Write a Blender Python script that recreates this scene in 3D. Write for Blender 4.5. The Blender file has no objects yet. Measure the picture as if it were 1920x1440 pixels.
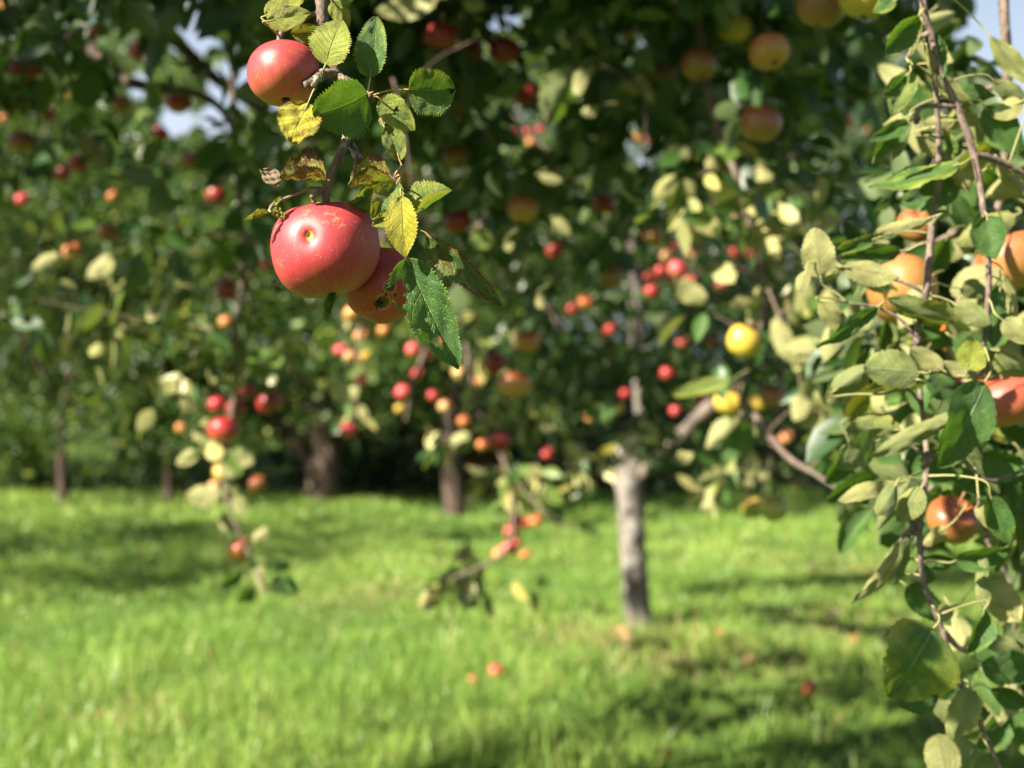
import bpy, math, random
import numpy as np
from math import radians as rad, pi

# ------------------------------------------------------------------ camera, sky, sun, exposure
SC = bpy.context.scene
COL = SC.collection
FPX = 1920 * 25.0 / 17.3            # focal length in pixels of the photograph
PITCH = math.atan(40 / FPX)
CAM = np.array([0.0, 0.0, 1.40])
FWD = np.array([0, math.cos(PITCH), -math.sin(PITCH)])
UPV = np.array([0, math.sin(PITCH), math.cos(PITCH)])
RGT = np.array([1.0, 0, 0])
cam = bpy.data.cameras.new('camera')
camo = bpy.data.objects.new('camera', cam)
COL.objects.link(camo)
camo.location = CAM
camo.rotation_euler = (pi / 2 - PITCH, 0, 0)
cam.sensor_width = 17.3
cam.lens = 25
cam.clip_start = 0.05
cam.clip_end = 2000
cam.dof.use_dof = True
cam.dof.focus_distance = 1.03
cam.dof.aperture_fstop = 2.9
cam.dof.aperture_blades = 0
SC.camera = camo

SUN = np.array([-0.66, -0.45, 0.57])
SUN /= np.linalg.norm(SUN)
ELEV = math.asin(SUN[2])
w = bpy.data.worlds.new('World')
SC.world = w
w.use_nodes = True
nt = w.node_tree
bgn = nt.nodes['Background']
sky = nt.nodes.new('ShaderNodeTexSky')
sky.sky_type = 'NISHITA'
sky.sun_disc = False
sky.sun_elevation = ELEV
sky.sun_rotation = math.atan2(SUN[0], SUN[1])
sky.air_density = 1.0
sky.dust_density = 2.0
tcw = nt.nodes.new('ShaderNodeTexCoord')
sepw = nt.nodes.new('ShaderNodeSeparateXYZ')
nt.links.new(tcw.outputs['Generated'], sepw.inputs[0])
mr = nt.nodes.new('ShaderNodeMapRange')           # cloud band added to whiten the low sky
mr.interpolation_type = 'SMOOTHSTEP'
nt.links.new(sepw.outputs[2], mr.inputs[0])
mr.inputs[1].default_value = 0.42; mr.inputs[2].default_value = 0.06
nzw = nt.nodes.new('ShaderNodeTexNoise')
nzw.inputs['Scale'].default_value = 3.0; nzw.inputs['Detail'].default_value = 6
nt.links.new(tcw.outputs['Generated'], nzw.inputs['Vector'])
mw = nt.nodes.new('ShaderNodeMath'); mw.operation = 'MULTIPLY_ADD'
nt.links.new(nzw.outputs['Fac'], mw.inputs[0]); mw.inputs[1].default_value = 1.0; mw.inputs[2].default_value = 0.25
mw2 = nt.nodes.new('ShaderNodeMath'); mw2.operation = 'MULTIPLY'; mw2.use_clamp = True
nt.links.new(mr.outputs[0], mw2.inputs[0]); nt.links.new(mw.outputs[0], mw2.inputs[1])
mxw = nt.nodes.new('ShaderNodeMix'); mxw.data_type = 'RGBA'
nt.links.new(mw2.outputs[0], mxw.inputs[0]); nt.links.new(sky.outputs[0], mxw.inputs[6])
mxw.inputs[7].default_value = (6.4, 7.1, 8.3, 1)
nt.links.new(mxw.outputs[2], bgn.inputs[0])
bgn.inputs[1].default_value = 0.05 * 0.7
sl = bpy.data.lights.new('sun', 'SUN')
sl.energy = 5.0
sl.angle = rad(0.53)
sl.color = (1.0, 0.92, 0.78)
slo = bpy.data.objects.new('sun', sl)
COL.objects.link(slo)
from mathutils import Vector, Matrix
slo.rotation_euler = Vector(-SUN).to_track_quat('-Z', 'Y').to_euler()
slo.location = (-6, -6, 8)
SC.view_settings.view_transform = 'Standard'
SC.view_settings.look = 'None'
SC.view_settings.exposure = 2.0
SC.view_settings.gamma = 1.0
cy = SC.cycles
cy.use_denoising = True
cy.max_bounces = 8
cy.diffuse_bounces = 4
cy.transmission_bounces = 4
cy.transparent_max_bounces = 4
cy.caustics_reflective = False
cy.caustics_refractive = False

RNG = np.random.default_rng(11)
random.seed(5)


def P(px, py, d):
    """world point seen at photo pixel (px,py) at depth d metres along the view axis"""
    return CAM + d * ((px - 960) / FPX * RGT + (720 - py) / FPX * UPV + FWD)


def PA(px, py, d):
    px, py, d = np.broadcast_arrays(np.asarray(px, float), np.asarray(py, float), np.asarray(d, float))
    return CAM + d[..., None] * (((px - 960) / FPX)[..., None] * RGT + ((720 - py) / FPX)[..., None] * UPV + FWD)


def ground(px, py):
    """ground point under photo pixel"""
    v = (px - 960) / FPX * RGT + (720 - py) / FPX * UPV + FWD
    return CAM + v * (CAM[2] / -v[2])


def to_px(p):
    q = np.asarray(p) - CAM
    d = q @ FWD
    d = np.where(np.abs(d) < 1e-6, 1e-6, d)
    return 960 + FPX * (q @ RGT) / d, 720 - FPX * (q @ UPV) / d, d


def unit(v):
    v = np.asarray(v, float)
    return v / (np.linalg.norm(v, axis=-1, keepdims=True) + 1e-12)


# ------------------------------------------------------------------ mesh helpers
def mesh_np(name, V, F, mats, attrs=None, midx=None, smooth=True):
    """V (n,3), F list of (m,4) or (m,3) index arrays"""
    me = bpy.data.meshes.new(name)
    V = np.ascontiguousarray(V, np.float32)
    if not isinstance(F, list):
        F = [F]
    F = [np.asarray(f, np.int32) for f in F if len(f)]
    loops = np.concatenate([f.ravel() for f in F])
    tot = np.concatenate([np.full(len(f), f.shape[1], np.int32) for f in F])
    start = np.concatenate([[0], np.cumsum(tot)[:-1]]).astype(np.int32)
    me.vertices.add(len(V))
    me.vertices.foreach_set('co', V.ravel())
    me.loops.add(len(loops))
    me.loops.foreach_set('vertex_index', loops)
    me.polygons.add(len(tot))
    me.polygons.foreach_set('loop_start', start)
    for m in (mats if isinstance(mats, (list, tuple)) else [mats]):
        me.materials.append(m)
    if midx is not None:
        me.polygons.foreach_set('material_index', np.asarray(midx, np.int32))
    me.update(calc_edges=True)
    me.polygons.foreach_set('use_smooth', np.full(len(tot), smooth))
    for k, a in (attrs or {}).items():
        a = np.asarray(a, np.float32)
        if a.ndim == 1:
            me.attributes.new(k, 'FLOAT', 'POINT').data.foreach_set('value', a)
        else:
            me.attributes.new(k, 'FLOAT_VECTOR', 'POINT').data.foreach_set('vector', np.ascontiguousarray(a).ravel())
    return me


def link(name, me, parent=None, loc=None):
    o = bpy.data.objects.new(name, me)
    COL.objects.link(o)
    if loc is not None:
        o.location = loc
    if parent is not None:
        o.parent = parent
    return o


def tag(o, label=None, cat=None, group=None, kind=None):
    if label: o['label'] = label
    if cat: o['category'] = cat
    if group: o['group'] = group
    if kind: o['kind'] = kind
    return o


def thing(name, label, cat, loc=(0, 0, 0), group=None):
    o = bpy.data.objects.new(name, None)
    COL.objects.link(o)
    o.location = loc
    o.empty_display_size = 0.05
    return tag(o, label, cat, group)


class Geo:
    """collects pieces of geometry that end up as ONE mesh"""
    def __init__(s):
        s.V, s.Q, s.T, s.A, s.qm, s.tm, s.n = [], [], [], {}, [], [], 0

    def add(s, V, Q=None, T=None, mat=0, **attrs):
        V = np.asarray(V, float)
        k = len(V)
        s.V.append(V)
        if Q is not None and len(Q):
            s.Q.append(np.asarray(Q) + s.n); s.qm.append(np.full(len(Q), mat))
        if T is not None and len(T):
            s.T.append(np.asarray(T) + s.n); s.tm.append(np.full(len(T), mat))
        for a, val in attrs.items():
            val = np.asarray(val, float)
            if val.ndim == 0:
                val = np.full(k, float(val))
            s.A.setdefault(a, []).append((s.n, val))
        s.n += k

    def mesh(s, name, mats, off=None):
        V = np.concatenate(s.V)
        if off is not None:
            V = V - np.asarray(off)
        F, mi = [], []
        if s.Q:
            F.append(np.concatenate(s.Q)); mi.append(np.concatenate(s.qm))
        if s.T:
            F.append(np.concatenate(s.T)); mi.append(np.concatenate(s.tm))
        at = {}
        for a, lst in s.A.items():
            sh = (s.n,) if lst[0][1].ndim == 1 else (s.n, lst[0][1].shape[1])
            arr = np.zeros(sh)
            for st, val in lst:
                arr[st:st + len(val)] = val
            at[a] = arr
        return mesh_np(name, V, F, mats, at, np.concatenate(mi))


def smooth_path(pts, n):
    """Catmull-Rom through points -> n samples"""
    p = np.asarray(pts, float)
    if len(p) == 2:
        t = np.linspace(0, 1, n)[:, None]
        return p[0] * (1 - t) + p[1] * t
    p = np.vstack([2 * p[0] - p[1], p, 2 * p[-1] - p[-2]])
    m = len(p) - 3
    u = np.linspace(0, m - 1e-6, n)
    i = u.astype(int)
    t = (u - i)[:, None]
    a, b, c, d = p[i], p[i + 1], p[i + 2], p[i + 3]
    return 0.5 * ((2 * b) + (c - a) * t + (2 * a - 5 * b + 4 * c - d) * t ** 2 + (3 * b - a - 3 * c + d) * t ** 3)


def tube(geo, pts, radii, n=12, sides=8, mat=0, rough=0.0, seed=0, cap=True, **attrs):
    path = smooth_path(pts, n)
    r = np.interp(np.linspace(0, 1, n), np.linspace(0, 1, len(radii)), radii)
    tan = unit(np.gradient(path, axis=0))
    ref = np.array([0.31, 0.22, 0.92]) if abs(tan[0][2]) < 0.9 else np.array([1.0, 0.1, 0])
    side = np.zeros_like(path); s = unit(np.cross(tan[0], ref))
    for i in range(n):
        s = unit(s - tan[i] * (s @ tan[i])); side[i] = s
    bi = np.cross(tan, side)
    ang = np.linspace(0, 2 * pi, sides, endpoint=False)
    rg = np.random.default_rng(seed + 77)
    rr = r[:, None] * (1 + rough * rg.standard_normal((n, sides)))
    V = path[:, None, :] + rr[..., None] * (np.cos(ang)[None, :, None] * side[:, None, :] + np.sin(ang)[None, :, None] * bi[:, None, :])
    V = V.reshape(-1, 3)
    i = np.arange(n - 1)[:, None] * sides
    j = np.arange(sides)[None, :]
    j2 = (j + 1) % sides
    Q = np.stack([i + j, i + j2, i + sides + j2, i + sides + j], -1).reshape(-1, 4)
    T = None
    if cap:
        V = np.vstack([V, path[0], path[-1]])
        a = np.arange(sides); b = (a + 1) % sides
        T = np.vstack([np.stack([b, a, np.full(sides, n * sides)], -1),
                       np.stack([a + (n - 1) * sides, b + (n - 1) * sides, np.full(sides, n * sides + 1)], -1)])
    geo.add(V, Q, T, mat, **attrs)
    return path


# ------------------------------------------------------------------ materials
class NT:
    def __init__(s, name):
        s.m = bpy.data.materials.new(name)
        s.m.use_nodes = True
        s.t = s.m.node_tree
        s.t.nodes.clear()
        s.out = s.t.nodes.new('ShaderNodeOutputMaterial')

    def n(s, typ, **kw):
        nd = s.t.nodes.new(typ)
        for k, v in kw.items():
            if k.startswith('in_'):
                key = k[3:]
                key = int(key) if key.isdigit() else key.replace('_', ' ')
                s.set(nd.inputs[key], v)
            else:
                setattr(nd, k, v)
        return nd

    def set(s, sock, v):
        if hasattr(v, 'is_output') or isinstance(v, bpy.types.NodeSocket):
            s.t.links.new(v, sock)
        elif isinstance(v, bpy.types.Node):
            s.t.links.new(v.outputs[0], sock)
        else:
            if sock.type == 'RGBA' and len(v) == 3:
                v = (*v, 1)
            sock.default_value = v

    def math(s, op, a, b=None, c=None):
        nd = s.t.nodes.new('ShaderNodeMath'); nd.operation = op
        s.set(nd.inputs[0], a)
        if b is not None: s.set(nd.inputs[1], b)
        if c is not None: s.set(nd.inputs[2], c)
        return nd.outputs[0]

    def mix(s, f, a, b, blend='MIX'):
        nd = s.t.nodes.new('ShaderNodeMix'); nd.data_type = 'RGBA'; nd.blend_type = blend
        s.set(nd.inputs[0], f); s.set(nd.inputs[6], a); s.set(nd.inputs[7], b)
        return nd.outputs[2]

    def step(s, x, lo, hi):
        nd = s.t.nodes.new('ShaderNodeMapRange'); nd.interpolation_type = 'SMOOTHSTEP'
        s.set(nd.inputs[0], x); nd.inputs[1].default_value = lo; nd.inputs[2].default_value = hi
        return nd.outputs[0]

    def attr(s, name, vec=False):
        nd = s.t.nodes.new('ShaderNodeAttribute'); nd.attribute_name = name
        return nd.outputs['Vector' if vec else 'Fac']

    def noise(s, vec, scale, detail=3, rough=0.5, dist=0.0):
        nd = s.t.nodes.new('ShaderNodeTexNoise')
        s.set(nd.inputs['Vector'], vec)
        nd.inputs['Scale'].default_value = scale
        nd.inputs['Detail'].default_value = detail
        nd.inputs['Roughness'].default_value = rough
        nd.inputs['Distortion'].default_value = dist
        return nd.outputs['Fac']

    def coord(s):
        return s.t.nodes.new('ShaderNodeTexCoord').outputs['Object']

    def ramp(s, f, stops):
        nd = s.t.nodes.new('ShaderNodeValToRGB')
        el = nd.color_ramp.elements
        while len(el) < len(stops): el.new(0.5)
        for e, (p, c) in zip(el, stops):
            e.position = p; e.color = (*c, 1)
        s.set(nd.inputs[0], f)
        return nd.outputs[0]

    def bump(s, h, strength, dist):
        nd = s.t.nodes.new('ShaderNodeBump')
        nd.inputs['Strength'].default_value = strength
        nd.inputs['Distance'].default_value = dist
        s.set(nd.inputs['Height'], h)
        return nd.outputs[0]

    def surf(s, sock):
        s.t.links.new(sock, s.out.inputs['Surface'])
        return s.m


def leafy(n, front, back, trans, rough=0.45, spec=0.35, tr=0.32, normal=None):
    """two-sided leaf: front/back colours, thin translucency"""
    geo = n.n('ShaderNodeNewGeometry')
    col = n.mix(geo.outputs['Backfacing'], front, back)
    pb = n.n('ShaderNodeBsdfPrincipled')
    n.set(pb.inputs['Base Color'], col)
    pb.inputs['Roughness'].default_value = rough
    pb.inputs['Specular IOR Level'].default_value = spec
    tl = n.n('ShaderNodeBsdfTranslucent')
    n.set(tl.inputs['Color'], trans)
    if normal is not None:
        n.set(pb.inputs['Normal'], normal)
        n.set(tl.inputs['Normal'], normal)
    mx = n.n('ShaderNodeMixShader')
    mx.inputs[0].default_value = tr
    n.t.links.new(pb.outputs[0], mx.inputs[1])
    n.t.links.new(tl.outputs[0], mx.inputs[2])
    return n.surf(mx.outputs[0])


def crown_mat(name, stops, back_mul, trans_mul, tr=0.3, spec=0.4, rough=0.42):
    n = NT(name)
    r = n.attr('rnd')
    stops = [(p, tuple(x * 0.82 for x in c)) for p, c in stops]
    back_mul = tuple(x * 0.62 for x in back_mul)
    front = n.ramp(r, stops)
    back = n.mix(0.62, front, back_mul)
    tcol = n.mix(0.55, front, trans_mul)
    return leafy(n, front, back, tcol, rough=rough, spec=spec, tr=tr)


M = {}
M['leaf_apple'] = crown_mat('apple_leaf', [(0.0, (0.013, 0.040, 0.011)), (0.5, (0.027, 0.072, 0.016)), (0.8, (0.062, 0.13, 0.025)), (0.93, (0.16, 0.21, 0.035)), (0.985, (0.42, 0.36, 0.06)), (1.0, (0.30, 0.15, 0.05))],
                            (0.19, 0.24, 0.10), (0.18, 0.30, 0.03), tr=0.26)  # kept dark, canopy shade partly put into the colour
M['leaf_sunlit'] = crown_mat('sunny_apple_leaf', [(0.0, (0.025, 0.07, 0.018)), (0.5, (0.055, 0.125, 0.024)), (0.85, (0.15, 0.22, 0.045)), (1.0, (0.42, 0.38, 0.10))],
                           (0.64, 0.58, 0.25), (0.30, 0.38, 0.05), tr=0.25)  # sunlit copy of the apple leaf, brightness put into its colour
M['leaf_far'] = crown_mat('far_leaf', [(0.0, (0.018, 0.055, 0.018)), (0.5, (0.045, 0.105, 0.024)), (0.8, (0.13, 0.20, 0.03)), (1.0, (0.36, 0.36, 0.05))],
                          (0.15, 0.20, 0.07), (0.22, 0.34, 0.03), tr=0.32, spec=0.3)  # dark base and yellow flecks paint shade and sun spots into the leaves
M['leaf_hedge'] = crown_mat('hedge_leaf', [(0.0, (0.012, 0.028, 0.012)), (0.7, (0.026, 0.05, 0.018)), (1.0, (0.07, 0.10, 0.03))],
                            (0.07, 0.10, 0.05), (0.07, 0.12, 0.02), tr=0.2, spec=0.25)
M['leaf_rust'] = crown_mat('rusty_leaf', [(0.0, (0.10, 0.05, 0.02)), (0.6, (0.26, 0.12, 0.04)), (1.0, (0.36, 0.24, 0.07))],
                           (0.30, 0.18, 0.09), (0.35, 0.15, 0.04), tr=0.25, spec=0.2)


def detail_leaf_mat():
    """leaf with midrib, side veins, yellowing, brown blotches: driven by per-leaf attributes"""
    n = NT('detailed_leaf')
    t, s_ = n.attr('lt'), n.attr('ls')
    yel, brn, pale, seed = n.attr('yel'), n.attr('brn'), n.attr('pale'), n.attr('rnd')
    a = n.math('ABSOLUTE', s_)
    cx = n.n('ShaderNodeCombineXYZ')
    n.set(cx.inputs[0], t); n.set(cx.inputs[1], n.math('MULTIPLY', s_, 0.5)); n.set(cx.inputs[2], n.math('MULTIPLY', seed, 37.0))
    v = cx.outputs[0]
    big = n.noise(v, 3.2, 4, 0.6)
    fine = n.noise(v, 16.0, 4, 0.65)
    spk = n.noise(v, 42.0, 2, 0.5)
    # veins: lines t - 0.33*|s|^1.2 = k/8
    q = n.math('SUBTRACT', t, n.math('MULTIPLY', n.math('POWER', a, 0.85), 0.26))
    q = n.math('ADD', q, n.math('ADD', n.math('MULTIPLY', n.math('SUBTRACT', fine, 0.5), 0.04), n.math('MULTIPLY', n.math('SUBTRACT', big, 0.5), 0.10)))
    fr = n.math('FRACT', n.math('MULTIPLY', q, 8.5))
    dv = n.math('ABSOLUTE', n.math('SUBTRACT', fr, 0.5))
    vein = n.math('SUBTRACT', 1.0, n.step(dv, 0.0, 0.10))
    vein = n.math('MULTIPLY', vein, n.math('SUBTRACT', 1.0, n.step(a, 0.75, 1.0)))
    rib = n.math('SUBTRACT', 1.0, n.step(a, 0.01, 0.05))
    allv = n.math('MAXIMUM', n.math('MULTIPLY', vein, 0.38), rib)
    tert = n.n('ShaderNodeTexVoronoi', feature='DISTANCE_TO_EDGE')
    n.set(tert.inputs['Vector'], v); tert.inputs['Scale'].default_value = 30
    net = n.math('SUBTRACT', 1.0, n.step(tert.outputs['Distance'], 0.0, 0.12))
    green = n.mix(n.step(big, 0.3, 0.7), (0.03, 0.085, 0.016), (0.06, 0.135, 0.022))
    green = n.mix(n.math('MULTIPLY', net, 0.22), green, (0.10, 0.18, 0.04))
    ymask = n.step(n.math('ADD', n.math('MULTIPLY', yel, 1.25), n.math('ADD', big, n.math('MULTIPLY', n.math('SUBTRACT', a, 0.5), 0.3))), 0.75, 1.25)
    yg = n.mix(fine, (0.22, 0.23, 0.012), (0.46, 0.37, 0.016))
    yg = n.mix(n.step(yel, 0.75, 1.0), n.mix(fine, (0.15, 0.20, 0.025), (0.30, 0.31, 0.045)), yg)
    front = n.mix(ymask, green, yg)
    front = n.mix(n.math('MULTIPLY', allv, n.math('MULTIPLY', n.math('SUBTRACT', 1.0, n.math('MULTIPLY', ymask, 0.75)), 0.5)), front, (0.22, 0.28, 0.08))
    front = n.mix(n.math('MULTIPLY', allv, n.math('MULTIPLY', ymask, 0.5)), front, (0.12, 0.17, 0.02))
    bsrc = n.math('ADD', n.math('MULTIPLY', brn, 0.8), n.math('ADD', n.math('MULTIPLY', big, 0.9), n.math('ADD', n.math('MULTIPLY', n.math('SUBTRACT', fine, 0.5), 0.8), n.math('MULTIPLY', n.step(a, 0.7, 1.0), 0.16))))
    bmask = n.step(bsrc, 0.93, 1.12)
    brown = n.mix(spk, (0.035, 0.018, 0.012), (0.19, 0.085, 0.025))
    brown = n.mix(n.step(brn, 0.9, 1.4), brown, n.mix(fine, (0.22, 0.12, 0.08), (0.46, 0.35, 0.24)))
    front = n.mix(bmask, front, brown)
    dots = n.math('MULTIPLY', n.step(spk, 0.66, 0.72), n.step(brn, 0.02, 0.2))
    front = n.mix(dots, front, (0.06, 0.03, 0.015))
    front = n.mix(pale, front, n.mix(fine, (0.26, 0.25, 0.07), (0.40, 0.36, 0.12)))  # paler tint: underside and dry colour, with sunlit brightness mixed in
    back = n.mix(n.math('ADD', 0.30, n.math('MULTIPLY', pale, 0.35)), front, (0.31, 0.31, 0.14))
    back = n.mix(n.math('MULTIPLY', allv, 0.35), back, (0.34, 0.34, 0.18))
    back = n.mix(n.math('MULTIPLY', n.math('MULTIPLY', bmask, 0.8), n.math('SUBTRACT', 1.0, n.math('MULTIPLY', pale, 0.6))), back, brown)
    tcol = n.mix(bmask, n.mix(ymask, (0.15, 0.30, 0.018), (0.42, 0.40, 0.03)), (0.10, 0.04, 0.01))
    h = n.math('ADD', n.math('MULTIPLY', allv, -1.0), n.math('ADD', n.math('MULTIPLY', fine, 0.7), n.math('MULTIPLY', net, -0.25)))
    nrm = n.bump(h, 0.8, 0.0016)
    return leafy(n, front, back, tcol, rough=0.43, spec=0.42, tr=0.26, normal=nrm)


M['leaf_detail'] = detail_leaf_mat()


def bark_mat(name, c1, c2, lichen, lichen_amt, scale=30, stretch=0.35, bumpd=0.004):
    n = NT(name)
    co = n.coord()
    mp = n.n('ShaderNodeMapping'); n.set(mp.inputs[0], co); mp.inputs['Scale'].default_value = (1, 1, stretch)
    a = n.noise(mp.outputs[0], scale, 6, 0.65, 0.4)
    b = n.noise(co, scale * 0.55, 5, 0.7)
    c = n.noise(co, scale * 2.5, 3, 0.6)
    col = n.mix(n.step(a, 0.3, 0.7), c1, c2)
    col = n.mix(n.math('MULTIPLY', n.step(b, 0.62 - lichen_amt, 0.70 - lichen_amt), 0.9), col, n.mix(c, lichen, tuple(x * 0.62 for x in lichen)))
    pb = n.n('ShaderNodeBsdfPrincipled')
    n.set(pb.inputs['Base Color'], col)
    pb.inputs['Roughness'].default_value = 0.85
    pb.inputs['Specular IOR Level'].default_value = 0.25
    n.set(pb.inputs['Normal'], n.bump(n.math('ADD', a, n.math('MULTIPLY', b, 0.6)), 0.8, bumpd))
    return n.surf(pb.outputs[0])


M['twig'] = bark_mat('twig_bark', (0.07, 0.047, 0.04), (0.21, 0.155, 0.125), (0.34, 0.35, 0.22), 0.03, scale=170, stretch=0.6, bumpd=0.0008)
M['lichen_twig'] = bark_mat('lichen_twig_bark', (0.06, 0.04, 0.03), (0.20, 0.16, 0.12), (0.38, 0.40, 0.27), 0.10, scale=230, stretch=0.8, bumpd=0.0015)
M['petiole'] = bark_mat('petiole', (0.30, 0.13, 0.07), (0.36, 0.27, 0.10), (0.34, 0.30, 0.12), 0.02, scale=120, stretch=0.5, bumpd=0.0003)
M['petiole_green'] = bark_mat('green_petiole', (0.22, 0.22, 0.08), (0.27, 0.26, 0.12), (0.30, 0.24, 0.12), 0.02, scale=120, stretch=0.5, bumpd=0.0003)
M['bark'] = bark_mat('apple_bark', (0.045, 0.04, 0.037), (0.225, 0.195, 0.165), (0.36, 0.355, 0.31), 0.08, scale=11, stretch=0.35, bumpd=0.012)
M['bark_dimmed'] = bark_mat('dimmed_limb_bark', (0.05, 0.04, 0.036), (0.20, 0.16, 0.13), (0.30, 0.30, 0.26), 0.06, scale=16, stretch=0.35, bumpd=0.012)  # darker copy of the apple bark, dims a limb by colour
M['bark_dark'] = bark_mat('dark_bark', (0.035, 0.025, 0.02), (0.11, 0.075, 0.055), (0.15, 0.15, 0.11), 0.0, scale=14, stretch=0.3, bumpd=0.012)


def apple_mat(name, red, ground, cover, dots=0.5, russet=0.5, dark=(0.30, 0.012, 0.014), pits=False, rough=0.33):
    n = NT(name)
    red, ground, dark = [tuple(x * 0.70 for x in c) for c in (red, ground, dark)]
    mer = n.attr('mer', True)              # (cos, sin, polar 0 stem .. 1 eye)
    sep = n.n('ShaderNodeSeparateXYZ'); n.set(sep.inputs[0], mer)
    ph = sep.outputs[2]
    co = n.coord()
    mp = n.n('ShaderNodeMapping'); n.set(mp.inputs[0], mer); mp.inputs['Scale'].default_value = (1, 1, 0.45)
    streak = n.noise(mp.outputs[0], 5.0, 5, 0.7)
    streak2 = n.noise(mp.outputs[0], 22.0, 3, 0.6)
    oi = n.n('ShaderNodeObjectInfo')
    big = n.noise(co, 26.0, 2, 0.5)
    f = n.math('ADD', n.math('MULTIPLY', ph, 0.75), n.math('ADD', n.math('MULTIPLY', streak, 0.55), n.math('MULTIPLY', big, 0.35)))
    g = n.step(f, cover - 0.12, cover + 0.28)
    r = n.mix(n.step(streak2, 0.35, 0.7), dark, red)
    r = n.mix(n.step(big, 0.35, 0.65), r, red)
    col = n.mix(g, r, n.mix(streak, ground, tuple(x * 0.8 for x in ground)))
    vo = n.n('ShaderNodeTexVoronoi'); n.set(vo.inputs['Vector'], co); vo.inputs['Scale'].default_value = 360; vo.inputs['Randomness'].default_value = 1.0
    dot = n.math('SUBTRACT', 1.0, n.step(vo.outputs['Distance'], 0.10, 0.26))
    dsel = n.step(n.noise(co, 90, 2, 0.5), 0.42, 0.62)
    col = n.mix(n.math('MULTIPLY', n.math('MULTIPLY', dot, dsel), dots), col, (0.46, 0.25, 0.14))
    # russet nets and scars
    rn = n.noise(co, 130, 6, 0.75, 1.6)
    area = n.step(n.noise(co, 34, 2, 0.5), 0.54, 0.66)
    rus = n.math('MULTIPLY', n.math('MULTIPLY', n.step(rn, 0.53, 0.60), area), russet)
    col = n.mix(rus, col, (0.30, 0.15, 0.055))
    # browned stem well and eye, as on the fruit
    col = n.mix(n.math('MULTIPLY', n.math('SUBTRACT', 1.0, n.step(ph, 0.03, 0.12)), 0.7), col, (0.30, 0.17, 0.05))
    col = n.mix(n.step(ph, 0.955, 0.985), col, (0.035, 0.022, 0.012))
    if pits:
        pt = n.attr('pit'); sc = n.attr('scab')
        col = n.mix(n.step(pt, 0.12, 0.55), col, (0.50, 0.27, 0.05))
        col = n.mix(n.step(pt, 0.80, 0.97), col, (0.34, 0.13, 0.02))
        ring = n.math('MULTIPLY', n.step(sc, 0.15, 0.3), n.math('SUBTRACT', 1.0, n.step(sc, 0.35, 0.5)))
        col = n.mix(n.math('MULTIPLY', ring, 0.7), col, (0.32, 0.17, 0.05))
        col = n.mix(n.step(n.math('ADD', sc, n.math('MULTIPLY', n.math('SUBTRACT', rn, 0.5), 0.8)), 0.42, 0.6), col, (0.045, 0.028, 0.016))
    pb = n.n('ShaderNodeBsdfPrincipled')
    n.set(pb.inputs['Base Color'], col)
    n.set(pb.inputs['Roughness'], n.math('ADD', rough, n.math('ADD', n.math('MULTIPLY', rus, 0.3), n.math('MULTIPLY', n.noise(co, 120, 3, 0.6), 0.12))))
    pb.inputs['Specular IOR Level'].default_value = 0.5
    pb.inputs['Subsurface Weight'].default_value = 0.0
    n.set(pb.inputs['Normal'], n.bump(n.math('ADD', n.noise(co, 160, 4, 0.6), n.math('MULTIPLY', rus, 0.5)), 0.10, 0.0012))
    return n.surf(pb.outputs[0])


M['hero'] = apple_mat('ripe_red_apple_skin', (0.51, 0.052, 0.058), (0.55, 0.21, 0.07), 1.00, 0.45, 1.0, dark=(0.42, 0.032, 0.04), pits=True, rough=.44)
M['hero_blush'] = apple_mat('red_and_gold_apple_skin', (0.50, 0.055, 0.058), (0.57, 0.24, 0.08), 0.93, 0.5, 0.7, dark=(0.43, 0.03, 0.036), rough=.38)
M['hero_shade'] = apple_mat('russet_red_apple_skin', (0.46, 0.050, 0.028), (0.46, 0.10, 0.035), 1.15, 0.45, 0.6, dark=(0.34, 0.03, 0.02), pits=True)
M['rustred'] = apple_mat('rusty_red_apple_skin', (0.46, 0.10, 0.055), (0.50, 0.23, 0.07), 0.85, 0.4, 0.5, dark=(0.38, 0.05, 0.03), rough=.42)
M['brown2'] = apple_mat('tawny_orange_apple_skin', (0.42, 0.13, 0.045), (0.45, 0.24, 0.06), 0.72, 0.4, 0.6, dark=(0.34, 0.07, 0.025), rough=.42)
M['red'] = apple_mat('red_apple_skin', (0.55, 0.035, 0.04), (0.60, 0.20, 0.06), 0.92, 0.2, 0.3)
M['pink'] = apple_mat('pink_red_apple_skin', (0.68, 0.085, 0.09), (0.74, 0.38, 0.14), 0.90, 0.1, 0.1, dark=(0.58, 0.04, 0.06))
M['peach'] = apple_mat('peach_apple_skin', (0.66, 0.17, 0.08), (0.74, 0.46, 0.17), 0.66, 0.1, 0.1, dark=(0.60, 0.10, 0.06))
M['darkred'] = apple_mat('shaded_red_apple_skin', (0.36, 0.03, 0.025), (0.36, 0.10, 0.03), 0.95, 0.15, 0.3, dark=(0.20, 0.012, 0.012))  # darker copy of the red skin, shade put into the colour
M['orange'] = apple_mat('orange_red_apple_skin', (0.55, 0.12, 0.035), (0.62, 0.32, 0.07), 0.70, 0.2, 0.4, dark=(0.46, 0.06, 0.02))
M['brown'] = apple_mat('brown_and_shaded_apple_skin', (0.36, 0.10, 0.03), (0.36, 0.20, 0.05), 0.75, 0.2, 0.6, dark=(0.25, 0.05, 0.02))  # brown skin, also paints shade onto apples hanging in the dark
M['yellow'] = apple_mat('yellow_apple_skin', (0.66, 0.40, 0.05), (0.72, 0.52, 0.07), 0.55, 0.2, 0.3, dark=(0.62, 0.28, 0.04))
M['green'] = apple_mat('green_apple_skin', (0.52, 0.30, 0.08), (0.42, 0.46, 0.08), 0.55, 0.2, 0.3, dark=(0.26, 0.10, 0.03))


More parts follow.
